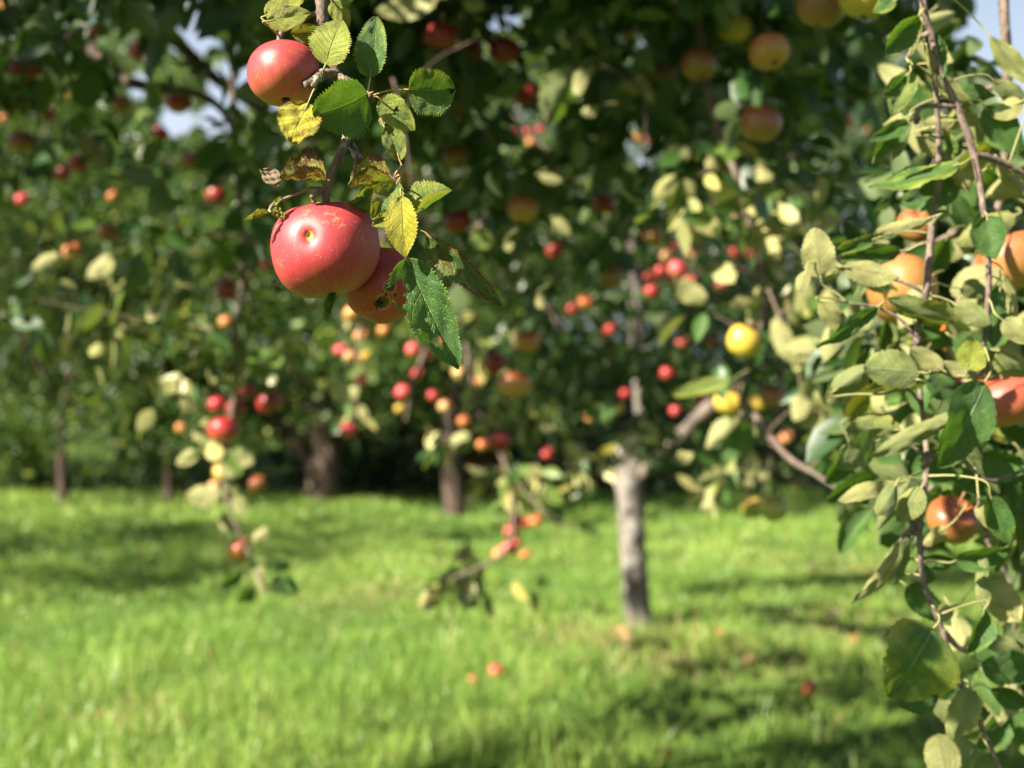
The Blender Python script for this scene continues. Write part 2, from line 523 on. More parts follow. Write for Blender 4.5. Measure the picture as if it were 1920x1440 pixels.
def simple(name, c1, c2, scale, rough=0.8):
    n = NT(name)
    pb = n.n('ShaderNodeBsdfPrincipled')
    n.set(pb.inputs['Base Color'], n.mix(n.noise(n.coord(), scale, 4, 0.6), c1, c2))
    pb.inputs['Roughness'].default_value = rough
    return n.surf(pb.outputs[0])


M['stem'] = simple('apple_stem', (0.11, 0.05, 0.025), (0.26, 0.15, 0.07), 300)
M['calyx'] = simple('apple_calyx', (0.02, 0.013, 0.008), (0.09, 0.055, 0.03), 400)


def ground_mat():
    n = NT('soil_and_moss')
    co = n.coord()
    a = n.noise(co, 0.7, 4, 0.6); b = n.noise(co, 6.0, 5, 0.65)
    col = n.mix(n.step(a, 0.35, 0.65), (0.045, 0.085, 0.016), (0.075, 0.12, 0.022))
    col = n.mix(n.step(b, 0.55, 0.75), col, (0.13, 0.10, 0.045))
    pb = n.n('ShaderNodeBsdfPrincipled')
    n.set(pb.inputs['Base Color'], col); pb.inputs['Roughness'].default_value = 0.95
    pb.inputs['Specular IOR Level'].default_value = 0.1
    n.set(pb.inputs['Normal'], n.bump(b, 0.6, 0.03))
    return n.surf(pb.outputs[0])


M['ground'] = ground_mat()


def grass_mat():
    n = NT('grass_blade')
    r = n.attr('rnd'); t = n.attr('lt')
    col = n.ramp(r, [(0.0, (0.065, 0.165, 0.030)), (0.45, (0.182, 0.312, 0.054)), (0.8, (0.33, 0.425, 0.09)), (0.93, (0.36, 0.40, 0.13)), (0.965, (0.42, 0.32, 0.16)), (1.0, (0.30, 0.13, 0.06))])
    tc = n.mix(0.5, col, (0.30, 0.46, 0.06))
    return leafy(n, col, col, tc, rough=0.4, spec=0.35, tr=0.38)


M['grass'] = grass_mat()
M['dry'] = crown_mat('fallen_dry_leaf', [(0.0, (0.20, 0.09, 0.04)), (0.5, (0.42, 0.24, 0.12)), (1.0, (0.55, 0.40, 0.22))], (0.4, 0.28, 0.16), (0.4, 0.2, 0.06), tr=0.15, spec=0.2)

# ------------------------------------------------------------------ ground
def hgt(x, y):
    return 0.03 * np.sin(0.9 * x + 0.4) * np.cos(0.7 * y) + 0.02 * np.sin(2.3 * x + 1.7 * y) + 0.035 * np.sin(0.33 * y + 0.2 * x)


def make_ground():
    ys = np.concatenate([np.linspace(-400, -4, 14), np.arange(-3.6, 24, 0.35), np.linspace(25, 600, 24)])
    xs = np.concatenate([np.linspace(-400, -17, 14), np.arange(-16, 16.1, 0.4), np.linspace(17, 400, 14)])
    X, Y = np.meshgrid(xs, ys)
    k = np.clip(1 - (np.hypot(X, Y - 10) - 25) / 20, 0, 1)
    Z = hgt(X, Y) * k
    V = np.stack([X, Y, Z], -1).reshape(-1, 3)
    ny, nx = X.shape
    i = np.arange(ny - 1)[:, None] * nx; j = np.arange(nx - 1)[None]
    Q = np.stack([i + j, i + j + 1, i + nx + j + 1, i + nx + j], -1).reshape(-1, 4)
    tag(link('ground', mesh_np('ground', V, Q, M['ground'])), 'green mossy orchard ground running back under the trees', 'ground', kind='structure')


make_ground()


def make_grass():
    pos = []
    for y0, y1, dens in ((3.6, 5.5, 2300), (5.5, 7.5, 2000), (7.5, 10, 1500), (10, 13, 1000), (13, 16.6, 700)):
        xm = 0.36 * y1 + 1.0
        n = int((y1 - y0) * 2 * xm * dens)
        x = RNG.uniform(-xm, xm, n); y = RNG.uniform(y0, y1, n)
        pos.append(np.stack([x, y], 1))
    p = np.concatenate(pos)
    cl = np.sin(p[:, 0] * 3.1 + 2 * np.sin(p[:, 1] * 1.7)) * np.sin(p[:, 1] * 2.7 + 1.3 * np.sin(p[:, 0] * 2.1)) + 0.6 * np.sin(p[:, 0] * 7.7 + p[:, 1] * 5.1) * np.sin(p[:, 1] * 8.3 - p[:, 0] * 2.9)
    keep = RNG.random(len(p)) < np.clip(0.78 + 0.3 * cl, 0.35, 1)
    # thinner and shorter around the trunk foot and the littered patches
    p, cl = p[keep], cl[keep]
    n = len(p)
    H = (0.055 + 0.045 * RNG.random(n) + 0.035 * np.clip(cl, -0.6, 1.2)) * (1 + 0.9 * (RNG.random(n) < 0.03))
    H *= np.where(p[:, 1] < 7.2, 1.12, 0.85) * np.where((p[:, 1] < 7.0) & (RNG.random(n) < .07), 1.8, 1.0)
    litter = np.zeros(n)
    for lx, ly, lr in [(*ground(a, b)[:2], c) for a, b, c in ((1170, 1222, .22), (1245, 1265, .25), (1435, 1265, .22), (1580, 1190, .35), (1560, 1060, .45), (690, 1125, .3), (1060, 1210, .2), (240, 1370, .2))]:
        litter = np.maximum(litter, np.exp(-((p[:, 0] - lx) ** 2 + ((p[:, 1] - ly) * .8) ** 2) / lr ** 2))
    H *= 1 - .45 * litter
    W = RNG.uniform(0.0035, 0.0075, n) * np.clip(p[:, 1] / 7.0, 0.9, 2.1)
    a = RNG.uniform(0, 2 * pi, n)
    lean = RNG.uniform(0.1, 0.75, n)
    d = np.stack([np.cos(a), np.sin(a), np.zeros(n)], 1)
    b = RNG.uniform(0, 2 * pi, n)
    sd = np.stack([np.cos(b), np.sin(b), np.zeros(n)], 1)
    base = np.stack([p[:, 0], p[:, 1], hgt(p[:, 0], p[:, 1]) - 0.01], 1)
    ts = np.array([0, 0.45, 0.8, 1.0]); ws = np.array([1.0, 0.85, 0.5, 0.04])
    V = np.zeros((n, 8, 3))
    for k in range(4):
        c = base + d * (lean * H * ts[k] ** 2)[:, None] + np.array([0, 0, 1.0]) * (H * ts[k] * (1 - 0.22 * lean * ts[k]))[:, None]
        V[:, 2 * k] = c - sd * (W * ws[k] / 2)[:, None]
        V[:, 2 * k + 1] = c + sd * (W * ws[k] / 2)[:, None]
    pat = np.array([[0, 1, 3, 2], [2, 3, 5, 4], [4, 5, 7, 6]])
    Q = (np.arange(n)[:, None, None] * 8 + pat[None]).reshape(-1, 4)
    big = np.sin(p[:, 0] * 1.3 + 1.1 * np.sin(p[:, 1] * .9)) * np.sin(p[:, 1] * 1.15 + .7 * p[:, 0])
    r = np.clip(0.47 + 0.19 * RNG.standard_normal(n) + 0.10 * cl + 0.14 * big, 0, 0.93)
    r = np.where(RNG.random(n) < 0.03 + .65 * litter, RNG.uniform(.94, 1, n), r)
    me = mesh_np('grass', V.reshape(-1, 3), Q, M['grass'], {'rnd': np.repeat(r, 8), 'lt': np.tile(np.repeat(ts, 2), n)})
    tag(link('grass', me), 'sunlit green grass covering the orchard floor', 'grass', kind='stuff')


make_grass()

# ------------------------------------------------------------------ foliage
ST5 = (np.array([0, 0.22, 0.5, 0.78, 1.0]), np.array([0.08, 0.80, 1.0, 0.66, 0.03]))
ST3 = (np.array([0, 0.45, 1.0]), np.array([0.15, 1.0, 0.06]))


def leaf_cloud(geo, pos, L, axis, nrm, rnd, ratio=0.58, fold=0.45, curl=0.18, stations=ST5, mat=0, rg=None):
    rg = rg or RNG
    n = len(pos)
    axis = unit(axis); side = unit(np.cross(axis, nrm)); nr = np.cross(side, axis)
    ts, ws = stations
    fo = fold * rg.uniform(0.2, 1.3, n); cu = curl * rg.uniform(-0.6, 1.6, n); ra = ratio * rg.uniform(0.8, 1.2, n)
    W = L * ra / 2
    k = len(ts)
    V = np.zeros((n, k * 3, 3))
    for i in range(k):
        c = pos + axis * (L * ts[i])[:, None] - nr * (cu * L * ts[i] ** 2)[:, None]
        for j, s in enumerate((-1, 0, 1)):
            V[:, 3 * i + j] = c + side * (s * W * ws[i] * np.cos(fo))[:, None] + nr * (abs(s) * W * ws[i] * np.sin(fo))[:, None]
    pat = np.array([[3 * i + j, 3 * i + j + 1, 3 * i + j + 4, 3 * i + j + 3] for i in range(k - 1) for j in (0, 1)])
    Q = (np.arange(n)[:, None, None] * (k * 3) + pat[None]).reshape(-1, 4)
    geo.add(V.reshape(-1, 3), Q, None, mat, rnd=np.repeat(rnd, k * 3))


LIT = []        # (point, radius): spots of the place the sun reaches; taller foliage stays clear of the line to it


def lit_ok(p, mind=0.3):
    ok = np.ones(len(p), bool)
    for c, r in LIT:
        q = p - c
        t = q @ SUN
        dist = np.linalg.norm(q - t[:, None] * SUN, axis=1)
        ok &= ~((t > mind) & (dist < r))
    return ok


def spray(geo, centers, radii, per, Lm=0.07, rnd_mu=0.45, rnd_sd=0.22, droop=0.5, up=0.7, stations=ST5, mat=0, flat=0.75, keep=None, rg=None, ratio=0.58):
    """leaf clusters round given centres"""
    rg = rg or RNG
    C = np.repeat(np.asarray(centers), per, axis=0)
    R = np.repeat(np.asarray(radii), per)
    off = rg.standard_normal((len(C), 3)) * 0.55
    off[:, 2] *= flat
    pos = C + off * R[:, None]
    if keep is not None:
        k = keep(pos)
        pos, off = pos[k], off[k]
    n = len(pos)
    if n == 0: return
    ax = unit(unit(off) * 0.7 + rg.standard_normal((n, 3)) * 0.6 + np.array([0, 0, -droop]))
    nr = unit(rg.standard_normal((n, 3)) * 0.75 + np.array([0, 0, up]))
    L = Lm * rg.uniform(0.65, 1.3, n)
    rnd = np.clip(rnd_mu + rnd_sd * rg.standard_normal(n), 0, 1)
    leaf_cloud(geo, pos, L, ax, nr, rnd, stations=stations, mat=mat, rg=rg, ratio=ratio)


def rand_ball(n, rg, hollow=0.0):
    v = unit(rg.standard_normal((n, 3)))
    return v * (hollow + (1 - hollow) * rg.random(n)[:, None]) ** (1 / 3)


def orchard_tree(label, base, height, spread, trunk_r, group, seed, fork=1.2, limbs=6, clusters=130, per=70, leaf=0.085, mat='leaf_far', bark='bark_dark', lean=(0, 0), mu=0.5, stations=ST3, low=0.35, extra=None, keep=None, name='apple_tree', cat='tree'):
    rg = np.random.default_rng(seed)
    b = np.array([base[0], base[1], 0.0])
    t = thing(name, label, cat, b, group)
    g = Geo()
    top = b + np.array([lean[0], lean[1], fork])
    mid = (b + top) / 2 + np.array([rg.uniform(-1, 1), rg.uniform(-1, 1), 0]) * trunk_r * 0.5
    tube(g, [b + [0, 0, -0.1], b + [0, 0, 0.06], mid, top, top + [0, 0, trunk_r * 0.6]], [trunk_r * 1.5, trunk_r * 1.15, trunk_r * 0.98, trunk_r * 0.95, trunk_r * 0.4], 22, 14, rough=0.05, seed=seed)
    trunk = link('trunk', g.mesh('trunk', M[bark], b), t)
    ends = []
    g = Geo()
    for i in range(limbs):
        a = 2 * pi * (i + rg.uniform(-0.3, 0.3)) / limbs
        out = spread * rg.uniform(0.55, 0.85)
        e = top + np.array([math.cos(a) * out, math.sin(a) * out, (height - fork) * rg.uniform(0.35, 0.75)])
        m = top * 0.5 + e * 0.5 + np.array([0, 0, 0.18 * out])
        pth = tube(g, [top - [0, 0, 0.05], m, e], [trunk_r * 0.55, trunk_r * 0.3, trunk_r * 0.08], 14, 7, rough=0.06, seed=seed + i)
        for k in range(4):
            p0 = pth[rg.integers(5, 13)]
            e2 = p0 + unit(rg.standard_normal(3) * [1, 1, 0.5] + [math.cos(a) * 0.5, math.sin(a) * 0.5, 0.1]) * spread * rg.uniform(0.3, 0.5)
            tube(g, [p0, (p0 + e2) / 2 + [0, 0, 0.08], e2], [trunk_r * 0.16, trunk_r * 0.09, trunk_r * 0.03], 8, 5, seed=seed + k)
    if extra: extra(g)
    link('limb', g.mesh('limb', M[bark], b), t)
    g = Geo()
    cz = fork + (height - fork) * 0.5
    c = rand_ball(clusters, rg, 0.15)
    # lumpy outline
    lump = 1 + 0.22 * np.sin(3 * np.arctan2(c[:, 1], c[:, 0]) + seed) + 0.15 * np.sin(5 * c[:, 2] + seed * 2)
    ctr = b + np.array([lean[0], lean[1], cz]) + c * lump[:, None] * np.array([spread, spread, (height - fork) * (0.5 + low * 0.35)])
    ctr[:, 2] = np.maximum(ctr[:, 2], 0.55 + rg.random(len(ctr)) * 0.5)
    spray(g, ctr, rg.uniform(0.16, 0.36, len(ctr)) * spread / 2.0, per, leaf, mu, 0.22, stations=stations, keep=keep, rg=rg)
    link('crown', g.mesh('crown', M[mat], b), t)
    return t


# ------------------------------------------------------------------ the other apples, one object each
GU = 'apples in the shaded boughs overhead'
GL = 'apples on the long branch at left'
GC = 'apples on the sunny boughs round the pale trunk'
GR = 'apples on the branches at the right edge'
GF = 'windfall apples in the grass'
A = [  # px, py, size, kind, group, label
    (10, 6, 26, 'orange', GU, 'small orange apple cut by the top left corner'),
    (48, 128, 62, 'darkred', GU, 'large dark red apple with one lit spot near the left top edge'),
    (262, 96, 40, 'red', GU, 'red apple with lit orange face left of the bright sky gap'),
    (236, 128, 18, 'orange', GU, 'tiny orange apple just below the lit red one near the sky gap'),
    (132, 172, 24, 'orange', GU, 'small orange apple right of and below the large dark red one'),
    (336, 192, 48, 'red', GU, 'red apple with bright red spot between the blue sky gaps'),
    (226, 196, 38, 'brown', GU, 'barely visible brown apple left of the apple between sky gaps'),
    (40, 266, 50, 'brown', GU, 'dull brown red apple at the left edge under the large dark one'),
    (146, 306, 38, 'darkred', GU, 'dark red apple, upper of a touching pair near the left side'),
    (117, 325, 32, 'darkred', GU, 'dark pinkish apple, lower of a touching pair near the left side'),
    (42, 374, 26, 'red', GU, 'small red orange apple alone near the left edge'),
    (362, 304, 42, 'brown', GU, 'dim brown apple left of the dry leaf on the sharp branch'),
    (405, 366, 40, 'darkred', GU, 'dark red apple left of the crumpled leaf by the big apple'),
    (211, 368, 22, 'orange', GU, 'small bright orange apple among pale gaps in the left foliage'),
    (205, 437, 40, 'brown', GU, 'brown apple above right of the orange one with pale leaves'),
    (135, 472, 42, 'orange', GU, 'bright orange apple between two pale leaves at left'),
    (6, 222, 17, 'orange', GU, 'tiny orange apple touching the left edge'),
    (24, 221, 15, 'orange', GU, 'tiny orange apple next to the one touching the left edge'),
    (425, 543, 46, 'darkred', GL, 'dark red apple left of and below the big shiny apple'),
    (494, 493, 28, 'red', GL, 'glowing red apple half hidden behind the big shiny apple'),
    (423, 604, 26, 'orange', GL, 'small dull orange apple above the cluster of dark red ones'),
    (460, 733, 40, 'darkred', GL, 'dark red apple topmost in the shaded cluster at left'),
    (407, 758, 32, 'red', GL, 'red apple at the left side of the shaded cluster'),
    (505, 755, 50, 'darkred', GL, 'large dark red apple right of the shaded cluster, hanging alone'),
    (418, 806, 55, 'red', GL, 'red apple with sunny crescent at the bottom of the shaded cluster'),
    (442, 768, 38, 'darkred', GL, 'nearly black red apple in the middle of the shaded cluster'),
    (340, 803, 22, 'orange', GL, 'small peach orange apple left of the shaded cluster'),
    (419, 885, 46, 'yellow', GL, 'golden orange apple among cream leaves on the long left branch'),
    (483, 908, 34, 'brown', GL, 'orange brown apple just right of the golden one'),
    (404, 912, 26, 'peach', GL, 'peach apple tucked under the golden one between cream leaves'),
    (452, 1030, 46, 'orange', GL, 'lowest orange apple on the long left branch, over sunlit grass'),
    (640, 656, 28, 'pink', GC, 'pink red apple left of two peach ones below the sharp branch'),
    (678, 629, 30, 'peach', GC, 'peach apple at the top of the small sprig under the shaded apple'),
    (656, 668, 28, 'peach', GC, 'yellowish peach apple in the middle of the small sprig'),
    (682, 672, 30, 'yellow', GC, 'yellow peach apple at the right of the small sprig'),
    (680, 710, 31, 'pink', GC, 'pink red apple below the peach ones on the small sprig'),
    (653, 806, 33, 'pink', GC, 'red and yellow apple hanging alone at the tip of the small sprig'),
    (660, 590, 34, 'orange', GC, 'orange apple peeping out under the large red and shaded pair'),
    (775, 656, 29, 'pink', GC, 'bright pink apple, left of a touching pair under the leaf with holes'),
    (803, 662, 30, 'pink', GC, 'bright pink apple, right of a touching pair under the leaf with holes'),
    (757, 735, 32, 'pink', GC, 'coral red apple on the sunny bough below the touching pink pair'),
    (835, 763, 28, 'peach', GC, 'orange pink apple at the right of the sunny bough'),
    (749, 766, 18, 'yellow', GC, 'tiny yellow apple just below the coral red one'),
    (838, 637, 20, 'pink', GC, 'small pink apple seen through the hole in the big leaf'),
    (928, 682, 42, 'darkred', GC, 'dull red apple up left of the big orange red one in mid shade'),
    (965, 720, 60, 'orange', GC, 'big orange red apple in mid shade, lower of two'),
    (990, 640, 46, 'orange', GC, 'orange apple with lit top above the big orange red one'),
    (897, 717, 24, 'orange', GC, 'small golden orange apple left of the big orange red one'),
    (936, 828, 42, 'darkred', GC, 'dark red apple low in the shade above the pale sprig'),
    (905, 834, 24, 'orange', GC, 'small orange apple beside the low dark red one'),
    (1026, 851, 22, 'red', GC, 'small dim red apple left of the pale trunk fork'),
    (828, 68, 64, 'darkred', GU, 'large dull red apple, left of three in a row along the top'),
    (882, 93, 50, 'darkred', GU, 'dark red apple, middle of three in a row along the top'),
    (945, 95, 58, 'darkred', GU, 'dark red apple, right of three in a row along the top'),
    (986, 181, 42, 'darkred', GU, 'dull pinkish red apple beside the large grey green leaf'),
    (965, 247, 23, 'pink', GU, 'bright coral apple, biggest of a tiny cluster in the dark centre'),
    (991, 246, 18, 'red', GU, 'tiny scarlet apple at the upper middle of the tiny coral cluster'),
    (966, 266, 19, 'orange', GU, 'tiny orange apple at the lower left of the tiny coral cluster'),
    (995, 267, 19, 'orange', GU, 'tiny orange apple at the lower right of the tiny coral cluster'),
    (1013, 243, 17, 'red', GU, 'tiny dull apple at the upper right of the tiny coral cluster'),
    (855, 293, 52, 'brown', GU, 'brown red apple in shade above right of the curled green leaf'),
    (860, 415, 52, 'darkred', GU, 'dull red apple behind the branch tip above the hanging leaves'),
    (980, 392, 56, 'orange', GU, 'round orange red apple in deep shade right of the sharp branch'),
    (1132, 382, 44, 'darkred', GU, 'dim red orange apple in the darkest part of the centre'),
    (1196, 258, 21, 'orange', GU, 'small glowing orange apple right of centre in the shade'),
    (1214, 263, 18, 'darkred', GU, 'small dim red apple touching the glowing orange one'),
    (1375, 50, 64, 'yellow', GU, 'yellow green apple with lit spots, upper of two near the top right'),
    (1443, 97, 76, 'orange', GU, 'orange and green apple with dark eye, lower of two near the top right'),
    (1311, 122, 66, 'brown', GU, 'dim green apple left of the two lit ones near the top'),
    (1240, 140, 52, 'brown', GU, 'very dim russet apple under a pale hanging strip of leaf'),
    (1425, 232, 76, 'brown', GU, 'dark orange red apple in deep shade right of the hanging bough'),
    (1095, 322, 22, 'darkred', GU, 'tiny dull pink apple in the dark centre'),
    (1540, 10, 92, 'brown', GU, 'big dark orange apple cut by the top edge, left of the golden one'),
    (1622, -6, 96, 'yellow', GU, 'big golden orange apple cut by the top edge'),
    (1588, 227, 24, 'pink', GU, 'bright coral red small apple alone in dark leaves at upper right'),
    (1226, 446, 38, 'orange', GC, 'red orange apple at the top of the pink cluster on the front tree'),
    (1250, 481, 24, 'peach', GC, 'small peach pink apple under the top of the pink cluster'),
    (1271, 505, 40, 'pink', GC, 'largest pink red apple in the cluster on the front tree'),
    (1261, 522, 30, 'pink', GC, 'pink apple below the largest one of the cluster'),
    (1222, 521, 28, 'pink', GC, 'coral red apple, upper of a stacked pair left of the pink cluster'),
    (1222, 546, 28, 'red', GC, 'crimson apple, lower of a stacked pair left of the pink cluster'),
    (1352, 536, 24, 'pink', GC, 'small salmon pink apple alone right of the pink cluster'),
    (1145, 520, 46, 'brown', GC, 'dark brown apple left of the grey upper limb'),
    (1098, 566, 30, 'orange', GC, 'orange apple hanging in the shade left of the brown one'),
    (1073, 580, 24, 'darkred', GC, 'dull reddish apple touching the orange one in the shade'),
    (1144, 617, 23, 'red', GC, 'small bright red apple left of the grey limb'),
    (1197, 604, 22, 'red', GC, 'small dull red apple right of the grey limb foot'),
    (1279, 640, 24, 'pink', GC, 'small rosy apple left of the upper yellow apple'),
    (1338, 638, 21, 'darkred', GC, 'small dark pink apple close to the left of the upper yellow apple'),
    (1252, 700, 30, 'red', GC, 'red orange apple in dim leaves left of the lower yellow apple'),
    (1395, 640, 66, 'yellow', GC, 'round bright yellow apple, upper of the two on the sunlit bough'),
    (1368, 757, 60, 'yellow', GC, 'yellow orange apple, lower of the two on the sunlit bough'),
    (1420, 757, 36, 'yellow', GC, 'slim yellow apple half hidden right of the lower yellow one'),
    (1448, 745, 50, 'brown', GC, 'russet brown apple right of the half hidden yellow one'),
    (1172, 738, 19, 'red', GC, 'tiny red apple in the dim middle of the front tree'),
    (1313, 750, 21, 'red', GC, 'small crimson apple just left of the lower yellow apple'),
    (1266, 771, 22, 'red', GC, 'small red apple above the pale cut limb of the front tree'),
    (1160, 767, 21, 'yellow', GC, 'small golden apple above the trunk fork'),
    (1107, 783, 19, 'orange', GC, 'tiny orange apple up left of the trunk fork'),
    (1381, 473, 25, 'red', GC, 'small red apple up right of the pink cluster behind pale leaves'),
    (1413, 478, 23, 'pink', GC, 'small pink apple behind the twig of the sunlit bough'),
    (1456, 829, 23, 'peach', GC, 'pale peach apple, left of a blurred pair under the sunlit bough'),
    (1475, 820, 23, 'peach', GC, 'pale peach apple, right of a blurred pair under the sunlit bough'),
    (1413, 952, 48, 'green', GC, 'green brown apple, left of the dark hanging pair over the grass'),
    (1451, 955, 52, 'green', GC, 'green apple, right of the dark hanging pair over the grass'),
    (967, 977, 29, 'pink', GC, 'coral apple at the top of the low cluster over the lawn'),
    (958, 996, 26, 'pink', GC, 'coral apple just below the top one of the low cluster'),
    (1003, 977, 27, 'orange', GC, 'orange apple at the right of the low cluster'),
    (984, 980, 20, 'red', GC, 'small red apple in the middle of the low cluster'),
    (955, 1029, 30, 'pink', GC, 'coral red apple in the lower half of the low cluster'),
    (936, 1038, 26, 'peach', GC, 'peach apple at the left bottom of the low cluster'),
    (985, 1040, 23, 'orange', GC, 'small orange apple at the right bottom of the low cluster'),
    (968, 1018, 17, 'red', GC, 'tiny red apple between upper and lower halves of the low cluster'),
    (1044, 965, 30, 'darkred', GC, 'shaded dark apple right of the low cluster'),
    (1262, 462, 22, 'pink', GC, 'small pink apple directly above the largest one of the cluster'),
    (1300, 474, 22, 'peach', GC, 'small peach apple up right of the largest one of the cluster'),
    (1240, 508, 24, 'red', GC, 'small red apple squeezed left of the largest one of the cluster'),
    (1292, 528, 26, 'peach', GC, 'peach pink apple at the lower right of the cluster'),
    (720, 620, 24, 'orange', GC, 'small orange apple right of the small sprig under the shaded apple'),
    (784, 700, 24, 'pink', GC, 'small pink apple between the touching pair and the coral red one'),
    (812, 742, 22, 'red', GC, 'small red apple left of the orange pink one on the sunny bough'),
    (860, 700, 26, 'peach', GC, 'peach apple at the right upper side of the sunny bough'),
    (870, 790, 24, 'orange', GC, 'small orange apple above the pale leaf beside the low dark red one'),
    (300, 250, 34, 'darkred', GU, 'dark red apple under the apple between the sky gaps'),
    (90, 215, 30, 'darkred', GU, 'dark red apple between the large dark one and the dull one at left'),
    (180, 60, 30, 'darkred', GU, 'dark red apple high up left of the sky gap'),
    (700, 300, 34, 'darkred', GU, 'dim red apple behind the lichened fork of the sharp branch'),
    (760, 330, 30, 'orange', GU, 'dull orange apple behind the curled leaf tips of the sharp branch'),
    (1060, 150, 34, 'darkred', GU, 'dim dark red apple above the large grey green leaf'),
    (1180, 60, 36, 'brown', GU, 'dim russet apple high in the dark right of centre'),
    (1040, 470, 32, 'darkred', GC, 'dark red apple in the black shade left of the grey limb'),
    (1612, 562, 30, 'pink', GR, 'bright pinkish red apple left of the large orange one at right'),
]
FRUIT = [(a[0], a[1], a[2] * .5 + 30, (.068 if a[2] > 35 else .063) * FPX / a[2]) for a in A]     # fruit grows at the outside of the boughs, so leaves thin out before it


def fruit_ok(p):
    ok = np.ones(len(p), bool)
    x, y, d = to_px(p)
    for fx, fy, fr, fd in FRUIT:
        ok &= ~((np.hypot(x - fx, y - fy) < fr) & (d < fd) & ((d > fd - 1.6) | (fd > 4.3)))
    return ok


# spots that the photograph shows in sun
for px, py, d, r in ((540, 130, 1.03, .10), (600, 430, 1.03, .13), (700, 250, 1.03, .13), (820, 450, 1.05, .10), (760, 120, 1.05, .08)):
    LIT.append((P(px, py, d), r))
for px, py, d, r in ((1700, 150, 1.38, .15), (1800, 300, 1.36, .14), (1650, 480, 1.36, .15), (1850, 480, 1.36, .12), (1700, 620, 1.36, .15), (1850, 720, 1.36, .13), (1700, 850, 1.36, .14), (1650, 1050, 1.36, .12), (1850, 1050, 1.36, .12), (1780, 1250, 1.36, .13)):
    LIT.append((P(px, py, d), r))
for px, py, d, r in ((1440, 400, 2.8, .17), (1500, 560, 2.7, .2), (1360, 560, 3.0, .2), (1400, 640, 3.1, .18), (1370, 760, 3.1, .17), (1480, 640, 2.8, .2), (1530, 480, 2.6, .16), (1290, 530, 3.2, .16), (1250, 505, 4.6, .3), (1230, 540, 6.2, .3), (1150, 610, 6.8, .25), (1280, 640, 6.8, .25), (1330, 820, 2.7, .12), (1500, 770, 2.9, .2),
                     (420, 900, 3.6, .17), (460, 1020, 3.6, .12), (690, 650, 5.4, .35), (790, 690, 5.4, .4), (660, 790, 5.4, .2), (880, 800, 5.1, .3), (960, 900, 4.9, .3), (840, 760, 5.1, .35), (970, 1010, 5.0, .35), (870, 1060, 5.0, .3)):
    LIT.append((P(px, py, d), r))
LIT += [(P(452, 1030, 4.1), .16), (P(419, 890, 4.1), .14), (P(505, 755, 3.8), .1), (P(965, 985, 6.0), .25), (P(945, 1035, 6.0), .22), (P(1432, 955, 3.8), .16), (P(1280, 815, 7.3), .2), (P(1192, 565, 7.45), .22), (ground(1518, 1302), .16), (ground(930, 1272), .2)]
for py in (870, 960, 1050, 1130, 1180):
    LIT.append((P(1185, py, 7.6), 0.28))
for px, py, r in ((1450, 1060, .8), (1300, 1040, .8), (1000, 1120, .7), (1400, 1150, .45), (1560, 1010, .9), (900, 1190, .5), (1150, 1230, .25), (640, 1220, .6), (1000, 1300, .22), (1330, 1260, .22), (1480, 1330, .2), (760, 1350, .25), (1150, 1360, .2), (1350, 1420, .2), (1500, 1230, .35), (1620, 1330, .3), (1250, 1400, .35), (1700, 1250, .3), (1420, 1200, .35), (960, 1420, .28), (1560, 1130, .4), (1750, 1150, .4)):
    LIT.append((ground(px, py), r))

# sky gaps between the boughs (upper corners)
GAPS = [(a, b, c + 12) for a, b, c in [(350, 75, 20), (1890, 70, 90), (378, 55, 36), (395, 20, 20), (435, 160, 34), (475, 122, 22), (330, 222, 22), (405, 222, 22), (262, 160, 12), (1880, 110, 75), (1850, 60, 50), (1900, 220, 50), (1900, 30, 60), (1880, 290, 30), (958, 35, 14), (930, 40, 6), (520, 190, 16), (1870, 10, 60)]]


def gap_ok(p, grow=1.0):
    x, y, d = to_px(p)
    ok = np.ones(len(p), bool)
    for gx, gy, gr in GAPS:
        ok &= ~((np.hypot(x - gx, y - gy) < gr * grow) & (d > 1.6))
    return ok


def in_view(p, m=0):
    x, y, d = to_px(p)
    return (d > 0.2) & (x > -m) & (x < 1920 + m) & (y > -m) & (y < 1440 + m)


# ---- background trees (15 m and farther)
def keep_bg(p):
    x, y, d = to_px(p)
    limb = np.interp(x, [420, 515, 560, 592], [730, 785, 830, 880])
    bare = ((np.abs(y - limb) < 24) & (x > 455) & (x < 600)) | ((x > 568) & (x < 640) & (y > 790))
    return gap_ok(p, 1.15) & ~(bare & (d < 16.1))


BG = 'trees along the far side of the orchard'
gl = ground(602, 938); gm = ground(852, 958); gdk = ground(118, 936); gth = ground(315, 932)


def big_left_limb(g):
    b = gl
    tube(g, [b + [0, 0, 0.35], P(592, 880, 15.5), P(560, 832, 15.4), P(515, 785, 15.3), P(430, 735, 15.0)], [0.13, 0.11, 0.085, 0.07, 0.035], 12, 8, rough=0.05, seed=3)


